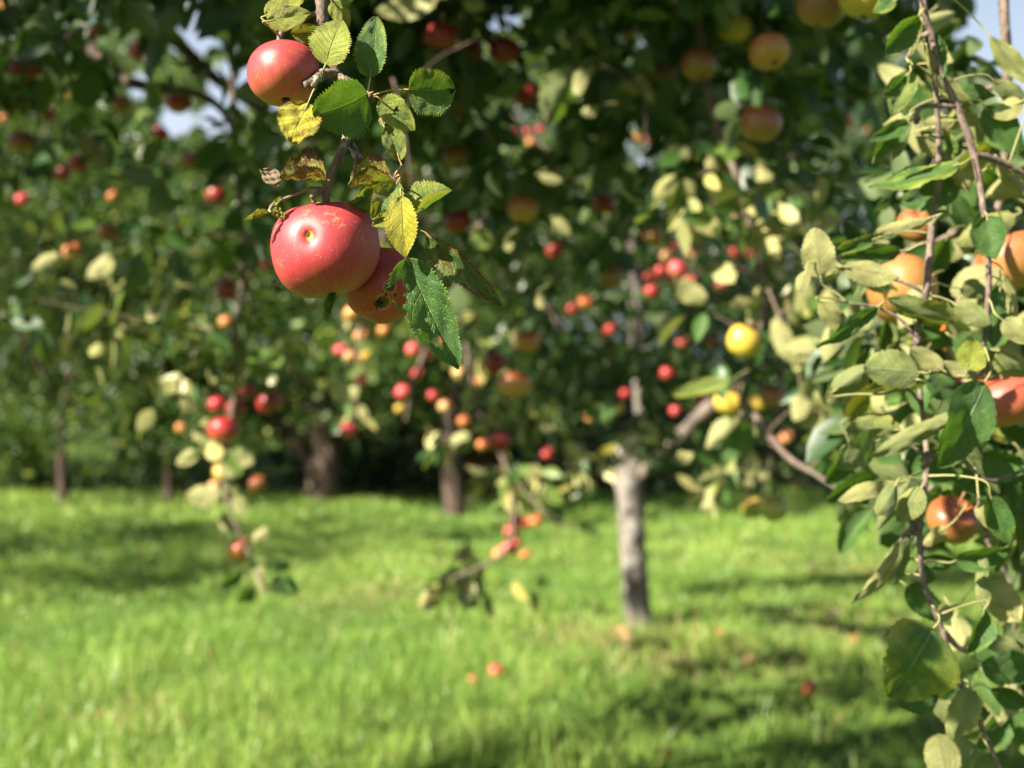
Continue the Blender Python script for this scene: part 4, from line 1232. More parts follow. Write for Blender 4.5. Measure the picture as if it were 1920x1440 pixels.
def fg_branch():
    t = thing('apple_branch', 'sharp hanging branch of lichened twigs and yellowing leaves carrying three red apples', 'branch', P(608, 0, FD), 'branches hanging into the view')
    off = P(608, 0, FD)
    g = Geo()
    main = [P(560, -900, FD + .45), P(575, -420, FD + .12), P(594, -120, FD + .01), P(601, -8, FD), P(605, 32, FD), P(606, 60, FD + .005), P(616, 100, FD + .012), P(632, 142, FD + .014), P(644, 190, FD + .014), P(650, 252, FD + .008), P(638, 288, FD), P(624, 318, FD), P(614, 348, FD + .002), P(611, 376, FD + .006), P(612, 392, FD + .012)]
    paths = [tube(g, main, [.011, .0065, .0044, .0040, .0042, .0034, .0033, .0033, .0033, .0033, .0030, .0028, .0030, .0028, .0020], 120, 14, rough=0.05, seed=1)]
    # swollen nodes along the twig
    for i, (x, y, r) in enumerate(((604, 36, 5.2), (607, 52, 5.0), (641, 281, 6.2), (629, 308, 6.0), (621, 325, 5.4), (612, 352, 5.0))):
        c = P(x, y, FD + .002)
        k = np.argmin(np.linalg.norm(paths[0] - c, axis=1)); q = paths[0]
        r *= FD / FPX * 1.15
        tube(g, [q[k - 1] , q[k], q[min(k + 1, len(q) - 1)]], [.0026, r, .0026], 7, 14, rough=0.07, seed=i)
    tw = link('twig', g.mesh('twig', M['twig'], off), t)
    # lichen crusted side spurs
    g = Geo()
    sp1 = tube(g, [P(634, 138, FD + .012), P(612, 137, FD + .006), P(596, 146, FD), P(582, 154, FD - .003), P(569, 160, FD - .006)], [.0024, .0031, .0038, .0034, .0027], 34, 12, rough=0.14, seed=11)
    tube(g, [P(594, 147, FD - .002), P(586, 162, FD - .006)], [.0028, .0018], 8, 9, rough=0.12, seed=12)
    tube(g, [P(606, 140, FD - .002), P(603, 131, FD - .006)], [.0026, .0016], 8, 9, rough=0.12, seed=13)
    paths.append(sp1)
    sp2 = tube(g, [P(632, 142, FD + .012), P(655, 154, FD + .006), P(668, 164, FD + .002), P(680, 174, FD - .002), P(690, 181, FD - .004)], [.0026, .0026, .0030, .0030, .0032], 34, 12, rough=0.13, seed=14)
    paths.append(sp2)
    sp3 = tube(g, [P(648, 248, FD + .01), P(657, 262, FD + .012), P(664, 282, FD + .010), P(674, 300, FD + .006), P(688, 322, FD + .004)], [.0024, .0022, .0027, .0030, .0032], 40, 12, rough=0.13, seed=15)
    paths.append(sp3)
    link('spur', g.mesh('spur', M['lichen_twig'], off), t)
    g = Geo()
    for pts, r in (([P(688, 322, FD + .004), P(712, 326, FD), P(736, 334, FD - .004), P(752, 352, FD), P(758, 372, FD + .004), P(768, 402, FD + .008), P(788, 432, FD + .010)], [.0016, .0013, .0014, .0011, .0010, .0010, .0008]),
                   ([P(612, 352, FD), P(596, 357, FD - .004), P(588, 366, FD - .006), P(589, 380, FD - .004)], [.0016, .0018, .0021, .0016]),
                   ([P(588, 366, FD - .006), P(583, 370, FD - .008)], [.002, .0012]),
                   ([P(613, 355, FD), P(585, 352, FD), P(560, 362, FD - .002), P(532, 373, FD - .004), P(512, 384, FD - .004), P(503, 400, FD - .004)], [.0012, .0010, .0010, .0012, .0016, .0010]),
                   ([P(690, 181, FD - .004), P(697, 186, FD - .006)], [.0034, .0028]),
                   ([P(601, 20, FD + .01), P(560, 40, FD + .012), P(529, 60, FD + .006), P(524, 78, FD + .004)], [.0020, .0018, .0019, .0024])):
        g = Geo()
        paths.append(tube(g, pts, r, 34, 9, rough=0.09, seed=int(pts[0][2] * 1000) % 97))
        link('side_twig', g.mesh('side_twig', M['twig'], off), t)
    for i, (x, y, r) in enumerate(((689, 178, 4.6), (694, 184, 4.0), (684, 172, 3.6), (512, 385, 3.2), (752, 350, 3.0))):    # bud clusters
        c = P(x, y, FD - .004); r *= FD / FPX
        g = Geo()
        tube(g, [c + [0, 0, r], c, c - [0, 0, r * .9], c - [r * .5, 0, r * 1.4]], [r * .4, r, r * .8, r * .2], 8, 9, rough=0.12, seed=i)
        link('bud', g.mesh('bud', M['twig'], off), t)

    LM = [M['leaf_detail'], M['petiole'], M['petiole_green']]
    #  base, tip, W, dd, kwargs, petiole target (px,py,dd) or None
    leaves = [
        ((500, 40), (584, 24), 46, -.006, dict(face='T', light='lit', yel=.80, brn=.0, kind='ovate', fold=.35, roll=.35, seed=1, cup=-.2), (522, 66, .004)),
        ((497, 30), (572, -10), 44, .004, dict(face='T', light='lit', yel=.85, brn=.0, seed=2), (520, 62, .004)),
        ((598, 58), (545, 62), 44, .022, dict(face='T', light='dark', yel=.50, brn=.1, seed=3), (604, 42, .004)),
        ((622, 2), (655, 54), 38, .014, dict(face='T', light='lit', yel=.80, brn=.34, crumple=.03, seed=4), (604, -8, 0)),
        ((610, 122), (644, 38), 76, -.014, dict(face='T', light='lit', yel=.66, brn=.02, fold=.18, bend=.05, wav=.035, teeth=.07, kind='ovate', seed=5, lop=-.05), (605, 146, .0)),
        ((694, 146), (706, 30), 66, -.004, dict(face='T', light='lit', yel=.24, brn=.0, fold=.62, cup=-.1, roll=.0, kind='round', seed=6, bend=-.05), (689, 178, -.004)),
        ((690, 176), (586, 214), 112, -.022, dict(face='T', light='dark', yel=.16, brn=.04, kind='round', fold=.16, bend=.10, cup=.12, wav=.02, seed=7, rows=34, cols=16), (692, 182, -.004)),
        ((712, 186), (779, 244), 58, -.012, dict(face='T', light='dark', yel=.50, brn=.14, kind='ovate', seed=8, holes=((.42, -.22, .055), (.66, -.15, .03)), rows=40, cols=20, wav=.03), (694, 184, -.004)),
        ((766, 168), (854, 168), 96, .0, dict(face='T', light='dark', yel=.26, brn=.22, kind='round', fold=.22, seed=9, holes=((.97, .10, .11),), rows=40, cols=20, wav=.03), (692, 182, -.004)),
        ((750, 302), (724, 224), 46, .004, dict(face='T', light='dark', yel=.45, brn=.14, seed=10, fold=.3, wav=.03), (737, 334, -.004)),
        ((720, 236), (712, 219), 12, .0, dict(face='U', light='lit', yel=.9, brn=.6, pale=.8, seed=11, rows=10, cols=6, crumple=.05), (728, 240, .004)),
        ((578, 192), (545, 268), 78, -.016, dict(face='T', light='lit', yel=1.0, brn=.58, crumple=.045, wav=.05, teeth=.09, fold=.2, kind='round', seed=12, rows=44, cols=24), (592, 165, .0)),
        ((612, 338), (524, 334), 50, -.010, dict(face='T', light='up', yel=.66, brn=.72, crumple=.05, fold=.5, cup=.5, kind='round', seed=13, rows=34, cols=16), (615, 345, 0)),
        ((528, 340), (486, 318), 40, -.010, dict(face='U', light='lit', yel=.9, brn=1.5, pale=.15, crumple=.06, fold=.6, seed=14), None),
        ((505, 398), (457, 412), 34, -.008, dict(face='T', light='lit', yel=.62, brn=.28, crumple=.09, fold=.7, cup=.7, seed=15, rows=30, cols=14), (504, 394, -.004)),
        ((512, 390), (534, 412), 26, -.004, dict(face='T', light='mid', yel=.66, brn=.42, crumple=.10, fold=.6, seed=16), (508, 388, -.004)),
        ((512, 384), (530, 370), 12, -.006, dict(face='T', light='lit', yel=.7, brn=.1, crumple=.08, fold=.6, seed=31, rows=12, cols=6), None),
        ((736, 336), (654, 352), 52, -.004, dict(face='T', light='up', yel=.58, brn=.70, crumple=.04, fold=.6, cup=.4, seed=17, rows=34, cols=16), (744, 342, 0)),
        ((742, 332), (660, 388), 60, .010, dict(face='T', light='dark', yel=.42, brn=.08, seed=18, fold=.3), (748, 346, 0)),
        ((746, 340), (697, 412), 58, -.014, dict(face='T', light='mid', yel=.46, brn=.12, fold=.4, wav=.035, seed=19, rows=34, cols=14), (752, 352, 0)),
        ((694, 380), (640, 392), 34, .016, dict(face='T', light='dark', yel=.40, brn=.10, seed=20), (720, 360, .0)),
        ((760, 374), (784, 392), 26, .004, dict(face='T', light='mid', yel=.35, brn=.1, seed=21), (757, 366, .004)),
        ((772, 362), (785, 338), 14, .0, dict(face='U', light='lit', yel=.9, brn=1.4, pale=.9, crumple=.05, seed=22, rows=10, cols=6), (757, 366, .004)),
        ((776, 406), (848, 358), 46, -.006, dict(face='T', light='edge', yel=.42, brn=.08, fold=.8, wav=.03, seed=23, rows=34, cols=14), (768, 402, .008)),
        ((752, 368), (762, 484), 66, -.022, dict(face='T', light='lit', yel=.92, brn=.10, fold=.45, bend=.06, wav=.03, seed=24, rows=36, cols=16, kind='ovate'), (754, 358, 0)),
        ((742, 400), (698, 424), 34, -.012, dict(face='T', light='mid', yel=.60, brn=.10, crumple=.03, fold=.5, seed=25), (756, 380, .004)),
        ((800, 438), (936, 578), 58, .010, dict(face='T', light='dark', yel=.34, brn=.66, fold=.5, tw=.5, wav=.03, kind='long', seed=26, rows=46, cols=18, lop=.25), (788, 432, .010)),
        ((762, 484), (860, 692), 128, -.012, dict(face='T', light='dark', yel=.16, brn=.24, fold=.34, cup=.25, tw=.35, wav=.03, kind='ovate', seed=27, rows=64, cols=30, lop=.30, holes=((.24, .72, .10), (.74, .30, .065), (.54, .14, .032), (.60, .72, .024), (.44, .98, .06))), (770, 410, .008)),
        ((628, 548), (618, 592), 40, .02, dict(face='T', light='lit', yel=.30, brn=.30, crumple=.05, fold=.7, cup=.4, seed=28), None),
    ]
    for b, tp, W, dd, kw, tgt in leaves:
        gl_ = Geo()
        kw = dict(kw); kw.setdefault('rows', 40); kw.setdefault('cols', 18); kw.setdefault('teeth', .07); kw['crumple'] = max(kw.get('crumple', 0), .010)
        B, ax = detail_leaf(gl_, b, tp, W, FD + dd, **kw)
        if tgt is not None:
            petiole(gl_, B, ax, P(tgt[0], tgt[1], FD + tgt[2]), r=.0006, mat=1 if kw.get('yel', 0) < .6 else 2)
        org = B
        link('leaf', gl_.mesh('leaf', LM, org), t, loc=Vector(org - off))
    for o in t.children:
        if o.name.split('.')[0] != 'leaf': o.location = (0, 0, 0)
    return t


fg_branch()


def hero_apple(label, px, py, wpx, hratio, d, axis, mat, seed, pits=(), scabs=(), stem_to=None, eye=True, spin=0.0):
    p = P(px, py, d)
    rt = wpx / 2 * d / FPX
    V, Q, mer = apple_surface(rt, rt * hratio, 110, 150, seed, asym=0.05, shoulder=0.025)
    R = rot_to(axis)
    c, s = math.cos(spin), math.sin(spin)
    V = V @ np.array([[c, -s, 0], [s, c, 0], [0, 0, 1]]).T
    W = V @ R.T + p
    pit = np.zeros(len(W)); scab = np.zeros(len(W))
    vd = unit(CAM - p)
    x, y, dd = to_px(W)
    facing = ((W - p) @ vd) > 0
    for (qx, qy, r, depth) in pits:
        f = np.exp(-(np.hypot((x - qx) * 1.35, y - qy) / r) ** 2) * facing
        f2 = np.exp(-(np.hypot((x - qx) * 1.25, y - qy) / (r * 2.6)) ** 2) * facing
        W = W - vd * (depth * (0.55 * f + 0.45 * f2))[:, None]
        pit = np.maximum(pit, f)
    for (qx, qy, r) in scabs:
        scab = np.maximum(scab, np.exp(-(np.hypot(x - qx, y - qy) / r) ** 2) * facing)
    g = Geo()
    g.add((W - p) @ R, Q, None, 0, mer=mer, pit=pit, scab=scab)
    o = link('apple', g.mesh('apple', M[mat]))
    o.matrix_world = Matrix([[*R[0], p[0]], [*R[1], p[1]], [*R[2], p[2]], [0, 0, 0, 1]])
    tag(o, label, 'apple', 'apples on the sharp foreground branch')
    if stem_to is not None:
        g = Geo()
        a0 = np.array([0, 0, rt * hratio * 0.52]); loc = (np.asarray(stem_to) - p) @ R
        tube(g, [a0, np.array([0, 0, rt * hratio * .9]), loc], [.0015, .0015, .0019], 14, 9, rough=.05, seed=seed)
        so = link('stem', g.mesh('stem', M['stem']), o)
    if eye:
        g = Geo()
        e = np.array([0, 0, -rt * hratio * 0.80])
        for k in range(6):
            a = k * 2 * pi / 6 + .3
            u = np.array([math.cos(a), math.sin(a), 0])
            tube(g, [e + u * rt * .03, e + u * rt * .08 - [0, 0, rt * .07], e + u * rt * .06 * (1 + (k % 3) * .5) - [0, 0, rt * .13]], [rt * .035, rt * .03, rt * .006], 7, 5, rough=.1, seed=k)
        link('calyx', g.mesh('calyx', M['calyx']), o)
    return o


hero_apple('large shiny red apple with a yellow pit, lowest twig of the sharp branch', 607, 468, 203, .92, FD + .022, (-.16, .02, 1.0), 'hero', 3, pits=((580, 442, 9, .0065),), scabs=(), stem_to=P(612, 388, FD + .010), spin=1.0, eye=False)
hero_apple('red and gold apple under yellow leaves at the top of the sharp branch', 533, 137, 134, .90, FD + .012, (-.08, .15, 1.0), 'hero_blush', 5, stem_to=P(524, 78, FD + .004), spin=2.2)
hero_apple('shaded orange apple with black scab spots tucked behind the large red one', 717, 537, 138, .98, FD + .062, (.06, .80, .62), 'hero_shade', 8, scabs=((718, 566, 13), (731, 537, 11), (741, 553, 5), (724, 552, 4), (700, 590, 2.5), (748, 580, 2.5)), stem_to=P(700, 440, FD + .075), spin=.4)

# ------------------------------------------------------------------ branch along the right edge, slightly out of focus
RD = 1.36


def right_branch():
    off = P(1740, 0, RD)
    t = thing('apple_branch', 'leafy branch with pale grey-green leaves hanging down the right edge', 'branch', off, 'branches hanging into the view')
    g = Geo()
    paths = []
    defs = [([P(1700, -900, RD + .25), P(1715, -300, RD + .05), P(1728, -20, RD), P(1745, 60, RD), P(1762, 130, RD), P(1795, 200, RD), P(1826, 290, RD), P(1845, 400, RD), P(1854, 520, RD), P(1846, 640, RD + .01), P(1835, 690, RD + .02)], [.009, .006, .0036, .0032, .0030, .0032, .0034, .0028, .0028, .0024, .0016], 90),
            ([P(1745, 60, RD), P(1758, 220, RD + .02), P(1760, 330, RD + .02), P(1748, 420, RD + .0), P(1736, 550, RD), P(1718, 640, RD + .02), P(1728, 760, RD + .02), P(1738, 860, RD), P(1730, 930, RD - .01), P(1724, 1000, RD), P(1733, 1095, RD), P(1766, 1180, RD), P(1800, 1280, RD), P(1832, 1345, RD), P(1878, 1446, RD + .01), P(1930, 1560, RD + .03)], [.0026, .0026, .0030, .0036, .0036, .0026, .0024, .0026, .0034, .0028, .0028, .0024, .0024, .0022, .002, .0016], 120),
            ([P(1738, 860, RD), P(1790, 850, RD + .01), P(1850, 900, RD + .02), P(1925, 880, RD + .03)], [.003, .0025, .002, .0015], 24),
            ([P(1826, 290, RD), P(1870, 300, RD + .01), P(1930, 330, RD + .02)], [.0035, .003, .002], 20),
            ([P(1766, 1180, RD), P(1800, 1216, RD + .01), P(1826, 1222, RD)], [.003, .0025, .0018], 14),
            ([P(1835, 690, RD + .02), P(1800, 720, RD + .01), P(1760, 700, RD), P(1728, 700, RD)], [.0028, .0025, .002, .0016], 16),
            ([P(1745, 60, RD), P(1722, 75, RD), P(1700, 110, RD - .01)], [.003, .0024, .0016], 12),
            ([P(1795, 200, RD), P(1730, 200, RD - .01), P(1716, 222, RD - .01)], [.0026, .0022, .0026], 14),
            ([P(1736, 550, RD), P(1690, 528, RD), P(1640, 520, RD), P(1585, 508, RD)], [.0018, .0015, .0012, .001], 16),
            ([P(1718, 640, RD), P(1690, 600, RD), P(1640, 575, RD), P(1590, 568, RD)], [.0018, .0014, .0012, .0008], 16),
            ([P(1728, 760, RD), P(1700, 730, RD), P(1650, 740, RD)], [.0018, .0014, .001], 12),
            ([P(1738, 860, RD), P(1700, 830, RD), P(1660, 828, RD)], [.0018, .0014, .001], 12),
            ([P(1724, 1000, RD), P(1700, 1000, RD - .01), P(1685, 1016, RD - .01)], [.003, .0024, .0018], 12)]
    for i, (p, r, n) in enumerate(defs):
        paths.append(tube(g, p, r, n, 9, rough=.05, seed=i))
    for i, (x, y, r) in enumerate(((1738, 862, 13), (1722, 985, 12), (1718, 224, 9), (1836, 690, 12), (1720, 640, 9), (1801, 1282, 8))):
        c = P(x, y, RD - .002); r *= RD / FPX
        tube(g, [c + [0, 0, r], c, c - [0, 0, r]], [r * .5, r, r * .4], 7, 9, rough=.15, seed=i)
    link('twig', g.mesh('twig', M['twig'], off), t)
    LM = [M['leaf_detail'], M['petiole_green']]
    T, U = 'T', 'U'
    Lv = [  # base, tip, width, face, light, yellow, brown, pale, kind
        ((1722, 30), (1668, 98), 46, T, 'dark', .2, .0, 0, 'round'), ((1724, 28), (1708, 100), 16, U, 'lit', .4, .0, .7, 'long'), ((1740, 62), (1768, 142), 36, T, 'dark', .1, .0, 0, 'ovate'),
        ((1738, 88), (1750, 138), 16, U, 'lit', .4, .1, .9, 'long'), ((1698, 142), (1660, 178), 30, T, 'dark', .2, 0, 0, 'ovate'), ((1710, 132), (1672, 208), 44, T, 'mid', .35, 0, .15, 'ovate'),
        ((1732, 130), (1818, 193), 30, U, 'mid', .5, .12, .25, 'long'), ((1796, 172), (1862, 178), 32, T, 'dark', .1, 0, 0, 'ovate'), ((1696, 220), (1658, 232), 26, U, 'lit', .4, 0, .8, 'ovate'),
        ((1700, 226), (1636, 262), 34, T, 'mid', .15, 0, 0, 'ovate'), ((1690, 240), (1640, 300), 34, T, 'dark', .15, 0, 0, 'ovate'), ((1706, 216), (1676, 292), 32, U, 'mid', .3, .15, .2, 'ovate'),
        ((1790, 226), (1736, 230), 30, U, 'lit', .7, 0, 1, 'ovate'), ((1722, 252), (1796, 284), 50, T, 'mid', .3, 0, .1, 'round'), ((1724, 262), (1778, 294), 30, U, 'lit', .5, 0, .9, 'ovate'),
        ((1798, 308), (1644, 348), 38, T, 'edge', .3, 0, 0, 'long'), ((1800, 350), (1696, 380), 62, T, 'mid', .15, .1, 0, 'ovate'), ((1750, 406), (1646, 438), 30, U, 'lit', .5, .05, 1, 'long'),
        ((1850, 404), (1864, 480), 64, T, 'mid', .1, 0, 0, 'ovate'), ((1856, 68), (1926, 152), 34, U, 'lit', .4, .1, .6, 'long'), ((1862, 150), (1926, 192), 34, U, 'lit', .4, .1, .5, 'long'),
        ((1916, 190), (1862, 216), 36, U, 'lit', .7, .2, 1, 'ovate'), ((1846, 200), (1908, 282), 60, T, 'dark', .1, 0, 0, 'ovate'), ((1806, 210), (1842, 262), 34, U, 'mid', .5, 0, .6, 'ovate'),
        ((1866, 294), (1892, 332), 28, U, 'lit', .6, 0, 1, 'ovate'), ((1878, 322), (1926, 370), 36, U, 'lit', .6, .1, 1, 'ovate'), ((1784, 320), (1812, 358), 34, U, 'lit', .7, .1, 1, 'round'),
        ((1540, 520), (1530, 434), 56, U, 'lit', .5, 0, 1, 'round'), ((1578, 506), (1518, 500), 48, U, 'lit', .5, 0, 1, 'round'), ((1512, 506), (1498, 544), 26, U, 'lit', .5, .1, .9, 'ovate'),
        ((1582, 500), (1678, 518), 44, U, 'lit', .5, .05, 1, 'ovate'), ((1646, 446), (1568, 474), 32, T, 'lit', .3, 0, 0, 'ovate'), ((1690, 470), (1584, 482), 36, T, 'dark', .1, 0, 0, 'long'),
        ((1792, 604), (1674, 562), 50, U, 'down', .4, .05, .1, 'ovate'), ((1790, 570), (1850, 606), 48, U, 'mid', .3, .05, .5, 'round'), ((1876, 536), (1862, 640), 46, T, 'dark', .15, 0, 0, 'ovate'),
        ((1880, 514), (1902, 598), 34, U, 'lit', .6, .05, 1, 'ovate'), ((1802, 540), (1846, 545), 34, U, 'mid', .3, .05, .5, 'round'), ((1722, 606), (1784, 646), 40, T, 'dark', .1, 0, 0, 'ovate'),
        ((1538, 566), (1588, 622), 34, U, 'lit', .6, 0, 1, 'ovate'), ((1646, 574), (1542, 646), 30, T, 'dark', .05, .1, 0, 'long'), ((1724, 698), (1628, 690), 74, U, 'mid', .3, 0, .2, 'round'),
        ((1768, 694), (1712, 656), 50, U, 'lit', .5, 0, .8, 'ovate'), ((1560, 736), (1626, 690), 62, U, 'mid', .2, 0, .5, 'round'), ((1738, 716), (1634, 730), 56, U, 'down', .3, 0, .1, 'ovate'),
        ((1836, 706), (1764, 680), 26, U, 'lit', .5, 0, 1, 'long'), ((1812, 692), (1824, 640), 50, T, 'lit', .62, .1, 0, 'round'), ((1734, 716), (1802, 738), 44, T, 'mid', .1, 0, 0, 'ovate'),
        ((1804, 766), (1646, 848), 42, U, 'mid', .3, .05, .7, 'long'), ((1846, 716), (1766, 862), 84, T, 'dark', .05, 0, 0, 'ovate'), ((1690, 806), (1594, 806), 46, U, 'dark', .4, .15, .1, 'ovate'),
        ((1640, 830), (1574, 868), 52, U, 'dark', .1, 0, .4, 'round'), ((1840, 860), (1922, 872), 62, T, 'dark', .1, 0, 0, 'ovate'), ((1790, 880), (1850, 930), 50, T, 'dark', .1, 0, 0, 'round'),
        ((1684, 904), (1580, 938), 32, U, 'lit', .5, .05, 1, 'long'), ((1680, 908), (1648, 960), 44, U, 'mid', .2, 0, .3, 'round'), ((1728, 914), (1684, 972), 44, U, 'lit', .4, 0, .4, 'ovate'),
        ((1856, 926), (1888, 1014), 52, T, 'dark', .15, 0, 0, 'ovate'), ((1838, 942), (1850, 986), 26, U, 'lit', .5, 0, 1, 'ovate'), ((1772, 990), (1734, 1020), 32, U, 'lit', .6, .1, .9, 'round'),
        ((1790, 1052), (1884, 1026), 50, T, 'dark', .1, .2, 0, 'round'), ((1682, 1016), (1606, 1122), 36, U, 'lit', .5, .28, 1, 'long'), ((1712, 1010), (1676, 1086), 44, U, 'dark', .2, .05, .3, 'round'),
        ((1720, 1050), (1792, 1056), 30, T, 'dark', .1, 0, 0, 'ovate'), ((1746, 1066), (1720, 1092), 32, T, 'dark', .1, 0, 0, 'round'), ((1700, 1098), (1776, 1166), 46, T, 'dark', .1, .2, 0, 'ovate'),
        ((1846, 1150), (1840, 1042), 30, U, 'mid', .2, 0, .6, 'long'), ((1850, 1098), (1906, 1160), 66, U, 'lit', .5, .25, .9, 'ovate'), ((1846, 1142), (1818, 1222), 44, T, 'dark', .2, .1, 0, 'ovate'),
        ((1786, 1140), (1758, 1160), 26, U, 'lit', .6, 0, 1, 'round'), ((1750, 1178), (1668, 1292), 124, T, 'dark', .35, .1, .0, 'round'), ((1760, 1290), (1692, 1322), 52, T, 'dark', .2, .5, 0, 'ovate'),
        ((1796, 1278), (1742, 1284), 42, U, 'mid', .4, 0, .6, 'ovate'), ((1818, 1290), (1786, 1380), 56, U, 'mid', .3, .15, .5, 'ovate'), ((1830, 1396), (1796, 1444), 48, U, 'dark', .3, .05, .3, 'ovate'),
        ((1842, 1240), (1924, 1262), 60, T, 'dark', .1, 0, 0, 'ovate'), ((1856, 1290), (1918, 1318), 48, T, 'dark', .1, 0, .1, 'ovate'), ((1846, 1206), (1922, 1214), 30, U, 'mid', .2, 0, .7, 'ovate'),
        ((1880, 600), (1926, 640), 40, U, 'lit', .5, 0, .8, 'ovate'), ((1870, 660), (1924, 700), 50, U, 'mid', .4, 0, .7, 'ovate'), ((1680, 0), (1640, 22), 26, T, 'lit', .3, 0, 0, 'ovate'),
    ]
    for i, (b, tp, W, face, light, y_, br, pa, kind) in enumerate(Lv):
        gl_ = Geo()
        rg = np.random.default_rng(5000 + i)
        dd = rg.uniform(-.045, .06)
        B, ax = detail_leaf(gl_, b, (tp[0] + .10 * (tp[0] - b[0]), tp[1] + .10 * (tp[1] - b[1])), W * 1.15, RD + dd, face=face, light=light, fold=rg.uniform(.1, .6), cup=rg.uniform(-.3, .45), bend=rg.uniform(-.13, .1), tw=rg.uniform(-.7, .7), wav=.035, kind=kind, yel=y_, brn=br, pale=pa * rg.uniform(.6, 1) if pa > .75 else pa * .4, rows=22, cols=10, teeth=.035, seed=200 + i, dt=rg.uniform(-.015, .015), crumple=.03 if br > .24 else .012, lop=rg.uniform(-.15, .15),
                            holes=((.45, .5, .10), (.75, -.3, .06)) if i == 60 else ())
        petiole(gl_, B, ax, nearest(paths, B, ax), r=.0008, mat=1)
        link('leaf', gl_.mesh('leaf', LM, B), t, loc=Vector(B - off))
    return t


right_branch()
# one leaf and its twig near the lens at the lower right edge
g = Geo()
off = P(1770, 1440, .80)
t = thing('apple_twig', 'soft blurred pale leaf on a thin twig close to the lens at the bottom', 'twig', off)
pth = tube(g, [P(1840, 1700, .82), P(1800, 1520, .81), P(1785, 1460, .80)], [.002, .0016, .0012], 16, 7)
link('twig', g.mesh('twig', M['twig'], off), t)
g = Geo()
B, ax = detail_leaf(g, (1772, 1462), (1758, 1376), 70, .80, face='U', light='mid', pale=.7, yel=.4, brn=0, kind='round', seed=801)
petiole(g, B, ax, pth[-1])
link('leaf', g.mesh('leaf', [M['leaf_detail'], M['petiole_green']], B), t, loc=Vector(B - off))

# ------------------------------------------------------------------ boughs farther back, well out of focus
def hanging_bough(label, name, twigs, leaves, d, group, seed, fill=(), mat='leaf_sunlit', Lm=0.068, pale_mu=.6):
    """twigs: list of (points [(px,py,dd)], radius); leaves: hand placed (base, tip, width, face, light, yel, brn, pale); fill: (px,py,radius_px,count) extra leaf clusters"""
    rg = np.random.default_rng(seed)
    off = P(*twigs[0][0][0][:2], d)
    t = thing(name, label, 'branch', off, group)
    g = Geo(); paths = []
    for i, (pts, r) in enumerate(twigs):
        paths.append(tube(g, [P(x, y, d + z) for x, y, z in pts], [r, r * .75, r * .5, r * .3], 40, 7, rough=.08, seed=seed + i))
    allp = np.concatenate(paths)
    g2 = Geo()
    for i, (b, tp, W, face, light, y_, br, pa) in enumerate(leaves):
        dd = rg.uniform(-.08, .08)
        B, ax = detail_leaf(g2, b, tp, W, d + dd, face=face, light=light, fold=rg.uniform(.1, .5), bend=rg.uniform(-.12, .08), tw=rg.uniform(-.6, .6), cup=rg.uniform(-.2, .3), yel=y_, brn=br, pale=pa, rows=14, cols=8, teeth=.04, crumple=.022, wav=.03, lop=rg.uniform(-.2, .2), seed=seed * 7 + i, kind=('ovate', 'round')[i % 2])
        tgt = nearest(paths, B, ax)
        if np.linalg.norm(tgt - B) > .045: tgt = B + unit(tgt - B) * .03 - ax * .012
        petiole(g2, B, ax, tgt, r=.0009, mat=1)
    if fill:
        g3 = g2
        for px, py, rp, cnt in fill:
            c = P(px, py, d + rg.uniform(-.12, .12))
            R = rp * d / FPX
            o = rg.standard_normal((cnt, 3)) * np.array([.6, .8, .6]) * R
            pos = c + o
            o = o[fruit_ok(pos)]; pos = c + o; cnt = len(pos)
            if cnt == 0: continue
            vw = unit(CAM - pos)
            flip = np.where(rg.random(cnt) < .5, -1.0, 1.0)[:, None]
            nr = unit((vw * .5 + SUN * .5) * flip * 0.6 + rg.standard_normal((cnt, 3)) * .75)
            ax = unit(o * .5 / R + rg.standard_normal((cnt, 3)) * .5 + [0, 0, -.6])
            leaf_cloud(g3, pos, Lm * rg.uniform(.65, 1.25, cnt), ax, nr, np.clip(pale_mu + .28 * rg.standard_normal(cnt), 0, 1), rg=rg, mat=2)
            q = allp[np.argmin(np.linalg.norm(allp - c, axis=1))]
            tube(g, [q, (q + c) / 2 + rg.normal(0, .008, 3), c], [.0028, .002, .0012], 9, 5, seed=cnt)
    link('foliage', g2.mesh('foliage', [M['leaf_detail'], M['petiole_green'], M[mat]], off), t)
    link('twig', g.mesh('twig', M['twig'], off), t)
    return t


